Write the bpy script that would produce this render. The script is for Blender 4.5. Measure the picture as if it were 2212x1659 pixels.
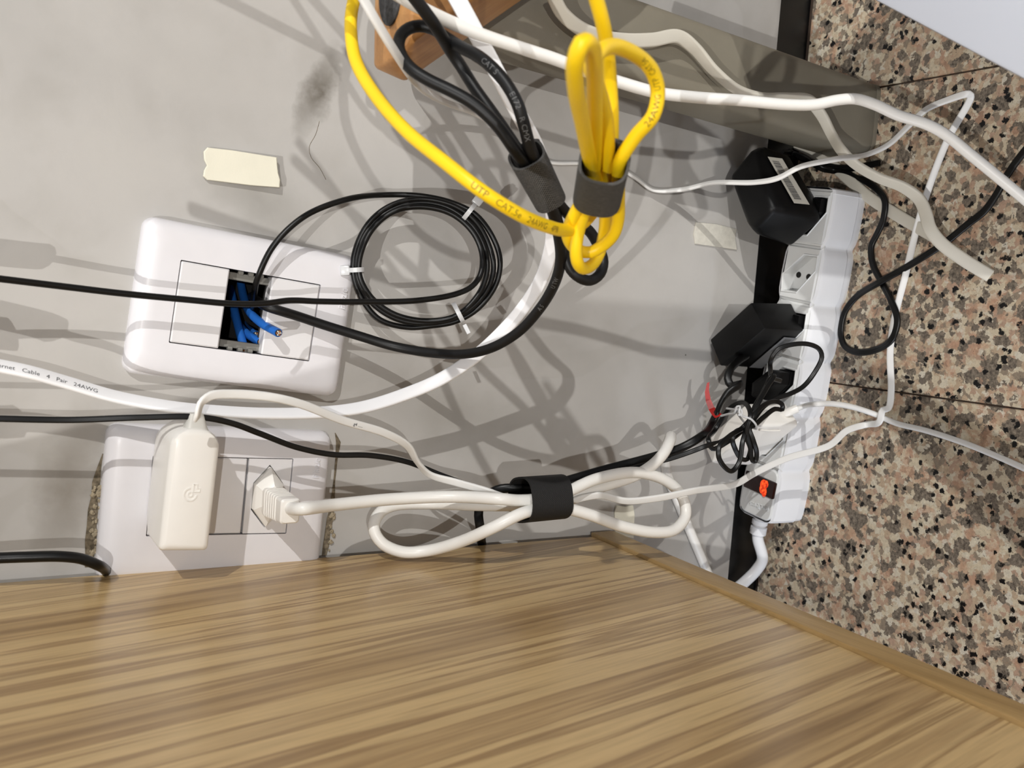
import bpy, bmesh, math, random
from mathutils import Vector, Matrix
random.seed(4)
C = bpy.context.scene.collection
sc = bpy.context.scene
for o in list(bpy.data.objects): bpy.data.objects.remove(o)

# ------------------------------------------------------------ camera (photo rolled a quarter turn, looking down at the wall)
PW, PH, F = 2212.0, 1659.0, 2100.0
CXP, CYP = PW/2, PH/2
nrm = Vector((-150-CXP, 560-CYP, F))                 # vanishing point of the wall normal
vz = 900-CYP
vxx = (-F*F - vz*nrm.y)/nrm.x
Ydir = nrm.normalized(); Zdir = -(Vector((vxx, vz, F)).normalized()); Xdir = Ydir.cross(Zdir)
R = Matrix((Xdir, Ydir, Zdir))                       # camera(x right, y down, z forward) -> world
CAM = Vector((0.0, -0.54, 0.564))
cam = bpy.data.cameras.new('camera'); camo = bpy.data.objects.new('camera', cam); C.objects.link(camo)
Rt = R.transposed()
cx_, cy_, cz_ = R @ Vector((1,0,0)), R @ Vector((0,-1,0)), R @ Vector((0,0,-1))
M4 = Matrix((( cx_.x, cy_.x, cz_.x, CAM.x),(cx_.y, cy_.y, cz_.y, CAM.y),(cx_.z, cy_.z, cz_.z, CAM.z),(0,0,0,1)))
camo.matrix_world = M4
cam.sensor_width = 36.0; cam.lens = 36.0*F/PW; cam.clip_start = 0.01
cam.dof.use_dof = True; cam.dof.focus_distance = 0.585; cam.dof.aperture_fstop = 15.0
sc.camera = camo

def ray(px, py): return R @ Vector((px-CXP, py-CYP, F))
def at(px, py, zc): return CAM + (ray(px, py)/F)*zc
def plane(px, py, ax, val):
    d = ray(px, py); return CAM + d*((val-CAM[ax])/d[ax])
def W(px, py, o=0.0): return plane(px, py, 1, -o)    # point at distance o in front of the wall
def G(px, py, h=0.0): return plane(px, py, 2, h)     # point at height h over the floor
def P(t):
    if len(t) == 4:
        return W(t[1], t[2], t[3]) if t[0] == 'w' else G(t[1], t[2], t[3])
    return at(*t)

# ------------------------------------------------------------ world, lamps, exposure
wd = bpy.data.worlds.new('room'); sc.world = wd; wd.use_nodes = True
wd.node_tree.nodes['Background'].inputs[0].default_value = (0.86, 0.90, 1.0, 1)
wd.node_tree.nodes['Background'].inputs[1].default_value = 0.30
def area(name, loc, target, size, power, col, sy=None):
    l = bpy.data.lights.new(name, 'AREA'); l.energy = power; l.color = col; l.size = size
    l.shape = 'DISK' if sy is None else 'RECTANGLE'
    if sy: l.size_y = sy
    o = bpy.data.objects.new(name, l); C.objects.link(o); o.location = loc
    o.rotation_euler = (Vector(target)-Vector(loc)).to_track_quat('-Z', 'Y').to_euler(); return o
T0 = Vector((0.0, 0.0, 0.35))
dA = Vector((0.56, -0.66, 0.50)).normalized(); dB = Vector((0.03, -0.94, 0.34)).normalized(); dC = Vector((-0.22, -0.64, 0.74)).normalized()
area('room_lamp', T0+dA*2.6, T0, 0.025, 42, (1.0, 0.985, 0.955))
area('room_lamp', T0+dB*4.4, T0, 0.045, 66, (1.0, 0.985, 0.955))
area('ceiling_lamp', T0+dC*2.6, T0, 0.022, 36, (1.0, 0.985, 0.96))
area('window_daylight', (-2.6, -1.3, 0.75), (0, -0.1, 0.1), 1.2, 80, (0.80, 0.88, 1.0), 1.5)
sc.view_settings.view_transform = 'Standard'; sc.view_settings.look = 'None'
sc.view_settings.gamma = 1.0; sc.view_settings.use_curve_mapping = False
sc.view_settings.exposure = -0.26

# ------------------------------------------------------------ materials
def lin(c):
    f = lambda v: v/12.92 if v <= 0.04045 else ((v+0.055)/1.055)**2.4
    return tuple(f(v/255.0) for v in c) + (1.0,)
def newmat(name):
    m = bpy.data.materials.new(name); m.use_nodes = True
    nt = m.node_tree; b = nt.nodes['Principled BSDF']; return m, nt, b
def N(nt, typ, **kw):
    n = nt.nodes.new(typ)
    for k, v in kw.items():
        if k.startswith('i_'): n.inputs[k[2:].replace('_', ' ')].default_value = v
        else: setattr(n, k, v)
    return n
def ramp(nt, stops, fac=None, interp='LINEAR'):
    r = nt.nodes.new('ShaderNodeValToRGB'); r.color_ramp.interpolation = interp
    e = r.color_ramp.elements
    while len(e) < len(stops): e.new(0.5)
    for k, (p, c) in enumerate(stops): e[k].position = p; e[k].color = c
    if fac is not None: nt.links.new(fac, r.inputs[0])
    return r
def pos(nt): return nt.nodes.new('ShaderNodeNewGeometry').outputs['Position']
def mix(nt, fac, a, b, mode='MIX'):
    m = nt.nodes.new('ShaderNodeMix'); m.data_type = 'RGBA'; m.blend_type = mode
    for s, v in ((m.inputs[0], fac), (m.inputs[6], a), (m.inputs[7], b)):
        if isinstance(v, bpy.types.NodeSocket): nt.links.new(v, s)
        else: s.default_value = v
    return m.outputs[2]
def bump(nt, b, h, strength, dist):
    bp = nt.nodes.new('ShaderNodeBump'); bp.inputs['Strength'].default_value = strength; bp.inputs['Distance'].default_value = dist
    nt.links.new(h, bp.inputs['Height']); nt.links.new(bp.outputs[0], b.inputs['Normal'])
def noise(nt, vec, scale, detail=4, rough=0.5, dist=0.0):
    n = nt.nodes.new('ShaderNodeTexNoise'); n.inputs['Scale'].default_value = scale; n.inputs['Detail'].default_value = detail
    n.inputs['Roughness'].default_value = rough; n.inputs['Distortion'].default_value = dist
    if vec is not None: nt.links.new(vec, n.inputs['Vector'])
    return n
def mapping(nt, vec, rot=(0,0,0), scale=(1,1,1), loc=(0,0,0)):
    m = nt.nodes.new('ShaderNodeMapping'); m.inputs['Rotation'].default_value = rot; m.inputs['Scale'].default_value = scale; m.inputs['Location'].default_value = loc
    nt.links.new(vec, m.inputs['Vector']); return m.outputs[0]
def plastic(name, rgb, rough=0.4, tone=0.05, bmp=0.0, spec=0.5, scale=60.0):
    m, nt, b = newmat(name); c = lin(rgb)
    p = pos(nt); n = noise(nt, p, scale, 5)
    r = ramp(nt, [(0.3, tuple(max(0, v*(1-tone)) for v in c[:3])+(1,)), (0.7, tuple(min(1, v*(1+tone)) for v in c[:3])+(1,))], n.outputs[0])
    nt.links.new(r.outputs[0], b.inputs['Base Color'])
    b.inputs['Roughness'].default_value = rough; b.inputs['Specular IOR Level'].default_value = spec
    if bmp: bump(nt, b, noise(nt, p, 1400.0, 2).outputs[0], bmp, 0.0003)
    return m
MT = {}
MT['plate'] = plastic('plate_white_plastic', (221, 219, 222), 0.33, 0.02, 0.03)
MT['module'] = plastic('module_white_plastic', (219, 217, 218), 0.36, 0.02, 0.03)
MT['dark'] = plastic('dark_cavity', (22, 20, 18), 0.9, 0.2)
MT['bracket'] = plastic('bracket_grey_plastic', (120, 118, 112), 0.6, 0.05)
MT['yellow'] = plastic('yellow_jacket', (245, 205, 18), 0.42, 0.03, 0.02)
MT['black_utp'] = plastic('black_thick_jacket', (13, 13, 14), 0.46, 0.2, 0.05, 0.35)
MT['black_cord'] = plastic('black_thin_jacket', (8, 8, 8), 0.36, 0.2, 0, 0.35)
MT['black_case'] = plastic('black_adapter_case', (10, 10, 11), 0.45, 0.15, 0.1, 0.22)
MT['white_cable'] = plastic('white_cable_jacket', (238, 236, 231), 0.36, 0.02)
MT['white_flat'] = plastic('white_flat_jacket', (240, 240, 242), 0.38, 0.015)
MT['cord_white'] = plastic('soft_white_cord', (228, 227, 224), 0.42, 0.02)
MT['cream'] = plastic('cream_flat_jacket', (204, 199, 186), 0.5, 0.03)
MT['charger'] = plastic('warm_white_case', (243, 240, 234), 0.30, 0.015)
MT['relief'] = plastic('grey_white_relief', (206, 204, 197), 0.45, 0.02)
MT['tie'] = plastic('milky_nylon', (226, 227, 228), 0.3, 0.02); MT['tie'].node_tree.nodes['Principled BSDF'].inputs['Transmission Weight'].default_value = 0.25
MT['strip'] = plastic('strip_white_plastic', (226, 227, 230), 0.36, 0.015)
MT['strip_top'] = plastic('strip_socket_plastic', (214, 215, 214), 0.4, 0.02)
MT['baseboard'] = plastic('black_baseboard', (9, 9, 10), 0.35, 0.3)
MT['leg'] = plastic('beige_painted_metal', (126, 120, 106), 0.5, 0.03, 0.15)
MT['blue'] = plastic('blue_jacket', (38, 104, 190), 0.45, 0.1)
MT['copper'] = plastic('copper_core', (176, 110, 70), 0.35, 0.2)
MT['red'] = plastic('red_tape', (176, 28, 22), 0.45, 0.1)
MT['box'] = plastic('white_lacquer', (198, 203, 214), 0.4, 0.02, 0, 0.5, 8)
MT['felt'] = plastic('dark_felt', (66, 66, 67), 0.85, 0.35, 0.6, 0.3, 500)
MT['print_yellow'] = plastic('print_on_yellow', (132, 106, 22), 0.6, 0.1)
MT['print_dark'] = plastic('print_dark', (52, 52, 58), 0.6, 0.1)
MT['print_faint'] = plastic('print_faint_grey', (92, 92, 92), 0.6, 0.2)
MT['sticker'] = plastic('paper_sticker', (214, 211, 200), 0.6, 0.03)
MT['sticker_grey'] = plastic('grey_sticker', (120, 121, 124), 0.5, 0.1)
MT['tape'] = plastic('cream_foam_tape', (222, 218, 200), 0.65, 0.03, 0.2)
MT['tape_old'] = plastic('aged_foam_tape', (194, 190, 179), 0.75, 0.08, 0.4, 0.4, 300)
MT['grout'] = plastic('dark_grout', (66, 52, 42), 0.9, 0.2)
MT['plaster'] = plastic('broken_plaster', (150, 138, 116), 0.95, 0.35, 0.5, 0.2, 900)
MT['gap'] = plastic('plaster_gap', (108, 98, 82), 0.95, 0.5, 0, 0.2, 500)
MT['switch'] = plastic('smoked_red_switch', (34, 5, 4), 0.12, 0.1)
# neon glow inside the rocker
m, nt, b = newmat('neon_lamp'); MT['neon'] = m
b.inputs['Base Color'].default_value = (0.5, 0.02, 0.0, 1)
nn = noise(nt, pos(nt), 520, 4)
rr = ramp(nt, [(0.38, (0.35, 0.004, 0.0, 1)), (0.62, (1.0, 0.13, 0.02, 1))], nn.outputs[0])
nt.links.new(rr.outputs[0], b.inputs['Emission Color']); b.inputs['Emission Strength'].default_value = 1.15

# velcro weave
m, nt, b = newmat('hook_and_loop_strap'); MT['velcro'] = m
tc = nt.nodes.new('ShaderNodeTexCoord')
uvm = mapping(nt, tc.outputs['UV'], scale=(1, 1, 1))
br = nt.nodes.new('ShaderNodeTexBrick'); nt.links.new(uvm, br.inputs['Vector'])
br.inputs['Scale'].default_value = 1.0; br.inputs['Mortar Size'].default_value = 0.16; br.inputs['Brick Width'].default_value = 0.8; br.inputs['Row Height'].default_value = 0.5
br.inputs['Color1'].default_value = lin((126, 124, 120)); br.inputs['Color2'].default_value = lin((100, 98, 96)); br.inputs['Mortar'].default_value = lin((34, 34, 34))
nt.links.new(br.outputs[0], b.inputs['Base Color']); b.inputs['Roughness'].default_value = 0.8
bump(nt, b, br.outputs[1], -0.6, 0.0004)
m2 = m.copy(); m2.name = 'dark_hook_and_loop_strap'; MT['velcro_dark'] = m2
for n in m2.node_tree.nodes:
    if n.type == 'TEX_BRICK':
        n.inputs['Color1'].default_value = lin((44, 43, 43)); n.inputs['Color2'].default_value = lin((33, 32, 32)); n.inputs['Mortar'].default_value = lin((12, 12, 12))

# painted wall
m, nt, b = newmat('grey_painted_plaster'); MT['wall'] = m
p = pos(nt)
n1 = noise(nt, p, 7, 4, 0.5, 0.3); n2 = noise(nt, p, 26, 4, 0.5, 0.3)
c1 = ramp(nt, [(0.28, lin((164, 161, 157))), (0.5, lin((177, 174, 170))), (0.74, lin((185, 182, 178)))], n1.outputs[0])
c2 = ramp(nt, [(0.30, (0.93, 0.925, 0.915, 1)), (0.5, (1, 1, 1, 1)), (0.7, (1.02, 1.02, 1.015, 1))], n2.outputs[0])
col = mix(nt, 1.0, c1.outputs[0], c2.outputs[0], 'MULTIPLY')
# patches of filler with sharp outlines, as brushed on
vr = noise(nt, mapping(nt, p, rot=(0, 0.5, 0), scale=(1, 1, 0.6)), 9, 2.5, 0.5, 0.4)
pr = ramp(nt, [(0.545, (1, 1, 1, 1)), (0.552, (0.945, 0.94, 0.93, 1)), (0.62, (0.985, 0.98, 0.975, 1))], vr.outputs[0])
col = mix(nt, 0.8, col, pr.outputs[0], 'MULTIPLY')
vs = nt.nodes.new('ShaderNodeTexVoronoi'); vs.inputs['Scale'].default_value = 55; nt.links.new(p, vs.inputs['Vector'])
sp = ramp(nt, [(0.0, (0.25, 0.23, 0.22, 1)), (0.035, (0.35, 0.33, 0.3, 1)), (0.05, (1, 1, 1, 1))], vs.outputs['Distance'])
vm = noise(nt, p, 23, 2); vmr = ramp(nt, [(0.60, (0, 0, 0, 1)), (0.62, (1, 1, 1, 1))], vm.outputs[0])
spm = mix(nt, vmr.outputs[0], (1, 1, 1, 1), sp.outputs[0])
col = mix(nt, 1.0, col, spm, 'MULTIPLY')
def smudge(col, c, r, amt, tint, ang=0.0):
    # a rubbed stain with its own place on the wall
    mp = nt.nodes.new('ShaderNodeMapping'); mp.vector_type = 'TEXTURE'
    mp.inputs['Location'].default_value = c; mp.inputs['Rotation'].default_value = (0, ang, 0); mp.inputs['Scale'].default_value = r
    nd = noise(nt, p, 60, 4, 0.6)
    ad = nt.nodes.new('ShaderNodeVectorMath'); ad.operation = 'MULTIPLY_ADD'
    nt.links.new(nd.outputs['Color'], ad.inputs[0]); ad.inputs[1].default_value = (0.02, 0.0, 0.02); nt.links.new(p, ad.inputs[2])
    nt.links.new(ad.outputs[0], mp.inputs['Vector'])
    g = nt.nodes.new('ShaderNodeTexGradient'); g.gradient_type = 'SPHERICAL'; nt.links.new(mp.outputs[0], g.inputs[0])
    mu = nt.nodes.new('ShaderNodeMath'); mu.operation = 'MULTIPLY'; mu.inputs[1].default_value = amt; nt.links.new(g.outputs[1], mu.inputs[0])
    return mix(nt, mu.outputs[0], col, tint)
q = W(688, 195) ; col = smudge(col, (q.x+.01, q.y, q.z+.01), (0.032, 0.03, 0.010), 0.9, lin((96, 90, 80)), 0.35)
q = W(150, 1060); col = smudge(col, (q.x+.01, q.y, q.z+.01), (0.05, 0.03, 0.02), 0.7, lin((112, 104, 92)), 0.15)
q = W(560, 430); col = smudge(col, (q.x+.01, q.y, q.z+.01), (0.02, 0.03, 0.05), 0.5, lin((128, 125, 118)), 0.5)
q = W(1000, 900); col = smudge(col, (q.x+.01, q.y, q.z+.01), (0.03, 0.03, 0.09), 0.4, lin((126, 121, 112)), 0.2)
nt.links.new(col, b.inputs['Base Color']); b.inputs['Roughness'].default_value = 0.55; b.inputs['Specular IOR Level'].default_value = 0.35
hsum = nt.nodes.new('ShaderNodeMath'); hsum.operation = 'ADD'
nb = noise(nt, p, 40, 5, 0.55, 0.3); nt.links.new(nb.outputs[0], hsum.inputs[0]); nt.links.new(pr.outputs[0], hsum.inputs[1])
bump(nt, b, hsum.outputs[0], 0.3, 0.0012)

# granite
m, nt, b = newmat('granite'); MT['granite'] = m
p = pos(nt)
wn = noise(nt, p, 260, 4, 0.7)
ad = nt.nodes.new('ShaderNodeVectorMath'); ad.operation = 'MULTIPLY_ADD'
nt.links.new(wn.outputs['Color'], ad.inputs[0]); ad.inputs[1].default_value = (0.0065, 0.0065, 0.0065); nt.links.new(p, ad.inputs[2])
pw = ad.outputs[0]
v1 = nt.nodes.new('ShaderNodeTexVoronoi'); v1.inputs['Scale'].default_value = 275; nt.links.new(pw, v1.inputs['Vector'])
sep = nt.nodes.new('ShaderNodeSeparateColor'); nt.links.new(v1.outputs['Color'], sep.inputs[0])
base = ramp(nt, [(0.0, lin((208, 194, 168))), (0.26, lin((190, 168, 142))), (0.44, lin((214, 204, 182))), (0.60, lin((184, 156, 134))), (0.74, lin((150, 136, 118))), (0.86, lin((118, 108, 97))), (0.95, lin((216, 208, 190)))], sep.outputs[0], 'CONSTANT')
big = noise(nt, p, 70, 4, 0.6, 0.4)
pk = ramp(nt, [(0.53, (0, 0, 0, 1)), (0.60, (1, 1, 1, 1))], big.outputs[0])
col = mix(nt, pk.outputs[0], base.outputs[0], mix(nt, 0.6, base.outputs[0], lin((194, 152, 124))))
v2 = nt.nodes.new('ShaderNodeTexVoronoi'); v2.inputs['Scale'].default_value = 175; nt.links.new(mapping(nt, pw, loc=(3.1, 1.7, 0)), v2.inputs['Vector'])
s2 = nt.nodes.new('ShaderNodeSeparateColor'); nt.links.new(v2.outputs['Color'], s2.inputs[0])
g2 = ramp(nt, [(0.0, (0, 0, 0, 1)), (0.76, (1, 1, 1, 1))], s2.outputs[1], 'CONSTANT')
gn = noise(nt, p, 420, 3, 0.7); gcol = ramp(nt, [(0.35, lin((84, 76, 68))), (0.65, lin((150, 138, 122)))], gn.outputs[0])
col = mix(nt, g2.outputs[0], col, gcol.outputs[0])
v3 = nt.nodes.new('ShaderNodeTexVoronoi'); v3.inputs['Scale'].default_value = 215; nt.links.new(mapping(nt, pw, loc=(7.3, 4.1, 0)), v3.inputs['Vector'])
s3 = nt.nodes.new('ShaderNodeSeparateColor'); nt.links.new(v3.outputs['Color'], s3.inputs[0])
g3 = ramp(nt, [(0.0, (0, 0, 0, 1)), (0.86, (1, 1, 1, 1))], s3.outputs[2], 'CONSTANT')
d3 = ramp(nt, [(0.40, (1, 1, 1, 1)), (0.52, (0, 0, 0, 1))], v3.outputs['Distance'])
bk = mix(nt, 1.0, g3.outputs[0], d3.outputs[0], 'MULTIPLY')
col = mix(nt, bk, col, lin((20, 19, 20)))
v4 = nt.nodes.new('ShaderNodeTexVoronoi'); v4.inputs['Scale'].default_value = 420; nt.links.new(pw, v4.inputs['Vector'])
d4 = ramp(nt, [(0.10, (1, 1, 1, 1)), (0.17, (0, 0, 0, 1))], v4.outputs['Distance'])
s4 = nt.nodes.new('ShaderNodeSeparateColor'); nt.links.new(v4.outputs['Color'], s4.inputs[0])
g4 = ramp(nt, [(0.0, (0, 0, 0, 1)), (0.6, (1, 1, 1, 1))], s4.outputs[0], 'CONSTANT')
col = mix(nt, mix(nt, 1.0, d4.outputs[0], g4.outputs[0], 'MULTIPLY'), col, lin((30, 28, 28)))
fine = noise(nt, p, 500, 4, 0.7); fr = ramp(nt, [(0.3, (0.72, 0.72, 0.73, 1)), (0.7, (1.04, 1.04, 1.04, 1))], fine.outputs[0])
col = mix(nt, 1.0, col, fr.outputs[0], 'MULTIPLY')
nt.links.new(col, b.inputs['Base Color']); b.inputs['Roughness'].default_value = 0.42; b.inputs['Specular IOR Level'].default_value = 0.3

# wood laminate: grain runs along local z, tilted a little
def wood(name, cols, rot, fine_amt=0.5, rough=0.36, sc_=1.0):
    m, nt, b = newmat(name)
    p = pos(nt)
    v = mapping(nt, p, rot=rot)
    va = mapping(nt, v, scale=(20*sc_, 20*sc_, 0.9*sc_))
    na = noise(nt, va, 1.0, 3, 0.5, 0.5)
    vb = mapping(nt, v, scale=(60*sc_, 60*sc_, 1.3*sc_))
    nb_ = noise(nt, vb, 1.0, 4, 0.6, 0.3)
    vc = mapping(nt, v, scale=(700*sc_, 700*sc_, 30*sc_))
    nc = noise(nt, vc, 1.0, 3, 0.6)
    a = nt.nodes.new('ShaderNodeMath'); a.operation = 'MULTIPLY_ADD'; a.inputs[1].default_value = 0.42
    nt.links.new(nb_.outputs[0], a.inputs[0])
    s_ = nt.nodes.new('ShaderNodeMath'); s_.operation = 'MULTIPLY'; s_.inputs[1].default_value = 0.58; nt.links.new(na.outputs[0], s_.inputs[0])
    nt.links.new(s_.outputs[0], a.inputs[2])
    r = ramp(nt, cols, a.outputs[0])
    fr = ramp(nt, [(0.35, (1-0.28*fine_amt,)*3+(1,)), (0.6, (1.0+0.04*fine_amt,)*3+(1,))], nc.outputs[0])
    col = mix(nt, 1.0, r.outputs[0], fr.outputs[0], 'MULTIPLY')
    nt.links.new(col, b.inputs['Base Color']); b.inputs['Roughness'].default_value = rough
    bump(nt, b, nb_.outputs[0], 0.06, 0.001)
    return m
WC = [(0.36, lin((140, 110, 72))), (0.42, lin((186, 155, 108))), (0.455, lin((150, 119, 79))), (0.475, lin((198, 168, 119))), (0.52, lin((204, 174, 124))), (0.535, lin((154, 123, 82))), (0.56, lin((200, 170, 121))), (0.60, lin((176, 145, 101))), (0.62, lin((206, 177, 127))), (0.72, lin((212, 184, 134)))]
MT['laminate'] = wood('walnut_laminate', WC, (math.radians(-11), 0, 0), 0.5, 0.29)
MT['edge'] = wood('laminate_edge_band', [(0.36, lin((150, 120, 74))), (0.5, lin((174, 143, 94))), (0.66, lin((192, 160, 110)))], (math.radians(83), 0, 0), 0.5, 0.42)
MT['pine'] = wood('reddish_pine', [(0.36, lin((128, 84, 46))), (0.5, lin((176, 126, 74))), (0.66, lin((196, 150, 96)))], (0, math.radians(40), 0), 0.35, 0.4, 0.8)

# ------------------------------------------------------------ object helpers
def obj(name, me_or_bm, m=None, parent=None, smooth=False, angle=None):
    if isinstance(me_or_bm, bmesh.types.BMesh):
        me = bpy.data.meshes.new(name); me_or_bm.to_mesh(me); me_or_bm.free()
    else: me = me_or_bm
    o = bpy.data.objects.new(name, me); C.objects.link(o)
    if m: me.materials.append(m)
    if parent: o.parent = parent
    if smooth:
        for f in me.polygons: f.use_smooth = True
        if angle is not None: me.set_sharp_from_angle(angle=math.radians(angle))
    return o
def tag(o, label=None, cat=None, group=None, kind=None):
    if label: o['label'] = label
    if cat: o['category'] = cat
    if group: o['group'] = group
    if kind: o['kind'] = kind
    return o
def thing(name, label, cat, loc, group=None):
    o = bpy.data.objects.new(name, None); C.objects.link(o); o.location = loc; o.empty_display_size = 0.01
    return tag(o, label, cat, group)
def adopt(child, parent):          # keep world placement of geometry written in world coordinates
    child.parent = parent; child.matrix_parent_inverse = Matrix.Translation(-Vector(parent.location)); return child
def frame(o_, xa, ya):
    xa = xa.normalized(); za = xa.cross(ya).normalized(); ya = za.cross(xa)
    return Matrix(((xa.x, ya.x, za.x, o_.x), (xa.y, ya.y, za.y, o_.y), (xa.z, ya.z, za.z, o_.z), (0, 0, 0, 1)))
def place(o, Mx): o.data.transform(Mx); return o
def rrect(w, h, r, n=5, cx=0, cy=0):
    pts = []
    for sx, sy, a0 in ((1, 1, 0), (-1, 1, 90), (-1, -1, 180), (1, -1, 270)):
        for k in range(n):
            a = math.radians(a0 + 90.0*k/(n-1))
            pts.append((cx + sx*(w/2-r) + r*math.cos(a), cy + sy*(h/2-r) + r*math.sin(a)))
    return pts
def loft(loops, cap0=True, cap1=True, closed=True):
    bm = bmesh.new(); vs = [[bm.verts.new(v) for v in L] for L in loops]
    n = len(loops[0])
    for A, B in zip(vs, vs[1:]):
        for k in range(n if closed else n-1):
            a, b_, c, d = A[k], A[(k+1) % n], B[(k+1) % n], B[k]
            bm.faces.new((a, b_, c, d))
    if cap0: bm.faces.new(list(reversed(vs[0])))
    if cap1: bm.faces.new(vs[-1])
    bmesh.ops.recalc_face_normals(bm, faces=bm.faces); return bm
def L3(pts, z): return [(x, y, z) for x, y in pts]
def rbox(sx, sy, sz, r=0.001, seg=2, c=(0, 0, 0)):
    bm = bmesh.new(); bmesh.ops.create_cube(bm, size=1.0)
    for v in bm.verts: v.co = Vector((v.co.x*sx+c[0], v.co.y*sy+c[1], v.co.z*sz+c[2]))
    if r > 0: bmesh.ops.bevel(bm, geom=list(bm.edges), offset=r, segments=seg, affect='EDGES', profile=0.5)
    return bm
def cyl(r, h, n=16, c=(0, 0, 0), r2=None):
    r2 = r if r2 is None else r2
    return loft([[(c[0]+rr*math.cos(2*math.pi*k/n), c[1]+rr*math.sin(2*math.pi*k/n), c[2]+z) for k in range(n)] for rr, z in ((r, 0), (r2, h))])
def hullpts(pts, r=0.001, seg=2):
    bm = bmesh.new()
    for p_ in pts: bm.verts.new(p_)
    ret = bmesh.ops.convex_hull(bm, input=bm.verts)
    bmesh.ops.dissolve_limit(bm, angle_limit=math.radians(6), verts=bm.verts, edges=bm.edges)
    if r > 0: bmesh.ops.bevel(bm, geom=list(bm.edges), offset=r, segments=seg, affect='EDGES', profile=0.5)
    bmesh.ops.recalc_face_normals(bm, faces=bm.faces); return bm

def smooth_path(pts, step=0.002):
    q = [pts[0]*2-pts[1]] + list(pts) + [pts[-1]*2-pts[-2]]
    out = []
    for i in range(1, len(q)-2):
        p0, p1, p2, p3 = q[i-1], q[i], q[i+1], q[i+2]
        t0 = 0; t1 = t0+max(1e-6, (p1-p0).length)**0.5; t2 = t1+max(1e-6, (p2-p1).length)**0.5; t3 = t2+max(1e-6, (p3-p2).length)**0.5
        n = max(2, int((p2-p1).length/step))
        for k in range(n):
            t = t1+(t2-t1)*k/n
            A1 = p0*((t1-t)/(t1-t0))+p1*((t-t0)/(t1-t0)); A2 = p1*((t2-t)/(t2-t1))+p2*((t-t1)/(t2-t1)); A3 = p2*((t3-t)/(t3-t2))+p3*((t-t2)/(t3-t2))
            B1 = A1*((t2-t)/(t2-t0))+A2*((t-t0)/(t2-t0)); B2 = A2*((t3-t)/(t3-t1))+A3*((t-t1)/(t3-t1))
            out.append((B1*((t2-t)/(t2-t1))+B2*((t-t1)/(t2-t1)), i-1+k/n))
    out.append((pts[-1], len(pts)-1.0)); return out
def profile(kind, a, b_=None):
    if kind == 'round': return [(a*math.cos(2*math.pi*k/12), a*math.sin(2*math.pi*k/12)) for k in range(12)]
    if kind == 'flat': return rrect(a, b_, min(a, b_)*0.42, 4)
    if kind == 'twin':
        out = []
        for s, a0 in ((1, -120), (-1, 60)):
            for k in range(7):
                t = math.radians(a0+240*k/6.0); out.append((s*b_*0 + (b_ if s > 0 else -b_) + a*math.cos(t), a*math.sin(t)))
        return out
class Cable: pass
def pull(pts):
    # the strapped bundle hangs a few centimetres clear of the wall
    out = []
    for t in pts:
        if len(t) == 3 and t[1] > 930:
            x = t[0]; k = min(max((x-900)/200, 0), 1)*min(max((1640-x)/140, 0), 1); k = k*k*(3-2*k)
            t = (t[0], t[1], t[2]-0.036*k)
        out.append(t)
    return out
def cable(name, pts, prof, m, label=None, cat='cable', group=None, parent=None, twist=None, step=0.002, floor=False):
    ctl = [P(t) for t in pull(pts)]
    # leads that leave the picture run on a little further
    def outside(c):
        d = Rt @ (c-CAM); x, y = CXP+F*d.x/d.z, CYP+F*d.y/d.z; return x < -8 or x > PW+8 or y < -8
    for end in (0, -1):
        if label or parent:
            a, b_ = (ctl[0], ctl[1]) if end == 0 else (ctl[-1], ctl[-2])
            if outside(a):
                t = (a-b_).normalized(); e = a+t*0.16
                if a.z < 0.02: e.z = a.z
                e.y = min(e.y, -0.012 if a.y > -0.03 else e.y)
                mid = a.lerp(e, .5)
                ctl = [e, mid]+ctl if end == 0 else ctl+[mid, e]
                if twist and end == 0: twist = [twist[0], twist[0]]+list(twist)
    sm = smooth_path(ctl, step)
    n = len(sm); loops = []; cb = Cable(); cb.s = []; S = 0.0
    prevW = None
    for i, (c, u) in enumerate(sm):
        tan = (sm[min(i+1, n-1)][0]-sm[max(i-1, 0)][0]).normalized()
        view = Vector((0, 0, 1)) if floor else (CAM-c).normalized()
        w = tan.cross(view)
        if w.length < 0.25 and prevW is not None: w = prevW - tan*prevW.dot(tan)
        w.normalize()
        if prevW is not None:
            w = (w*0.35+prevW*0.65) if w.dot(prevW) > 0 else (prevW*0.9+w*0.1); w = w-tan*w.dot(tan); w.normalize()
        prevW = w.copy()
        if twist:
            k = int(min(u, len(twist)-1.001)); f_ = u-k
            a = math.radians(twist[k]*(1-f_)+twist[min(k+1, len(twist)-1)]*f_)
            w = Matrix.Rotation(a, 3, tan) @ w
        nn_ = w.cross(tan).normalized()
        if nn_.dot(CAM-c) < 0 and not twist: pass
        if i: S += (c-sm[i-1][0]).length
        cb.s.append((S, c, w, nn_, tan)); loops.append([c+w*x+nn_*y for x, y in prof])
    o = obj(name, loft(loops), m, None, True, 60)
    if parent: adopt(o, parent)
    tag(o, label, cat if label and not parent else None, group)
    cb.o = o; return cb
def text_mesh(txt, size, ext=0.0):
    cu = bpy.data.curves.new('lettering', 'FONT'); cu.body = txt; cu.size = size; cu.extrude = ext; cu.align_x = 'LEFT'; cu.resolution_u = 2
    o = bpy.data.objects.new('lettering', cu); C.objects.link(o)
    me = bpy.data.meshes.new_from_object(o.evaluated_get(bpy.context.evaluated_depsgraph_get()))
    bpy.data.objects.remove(o); return me
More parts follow.
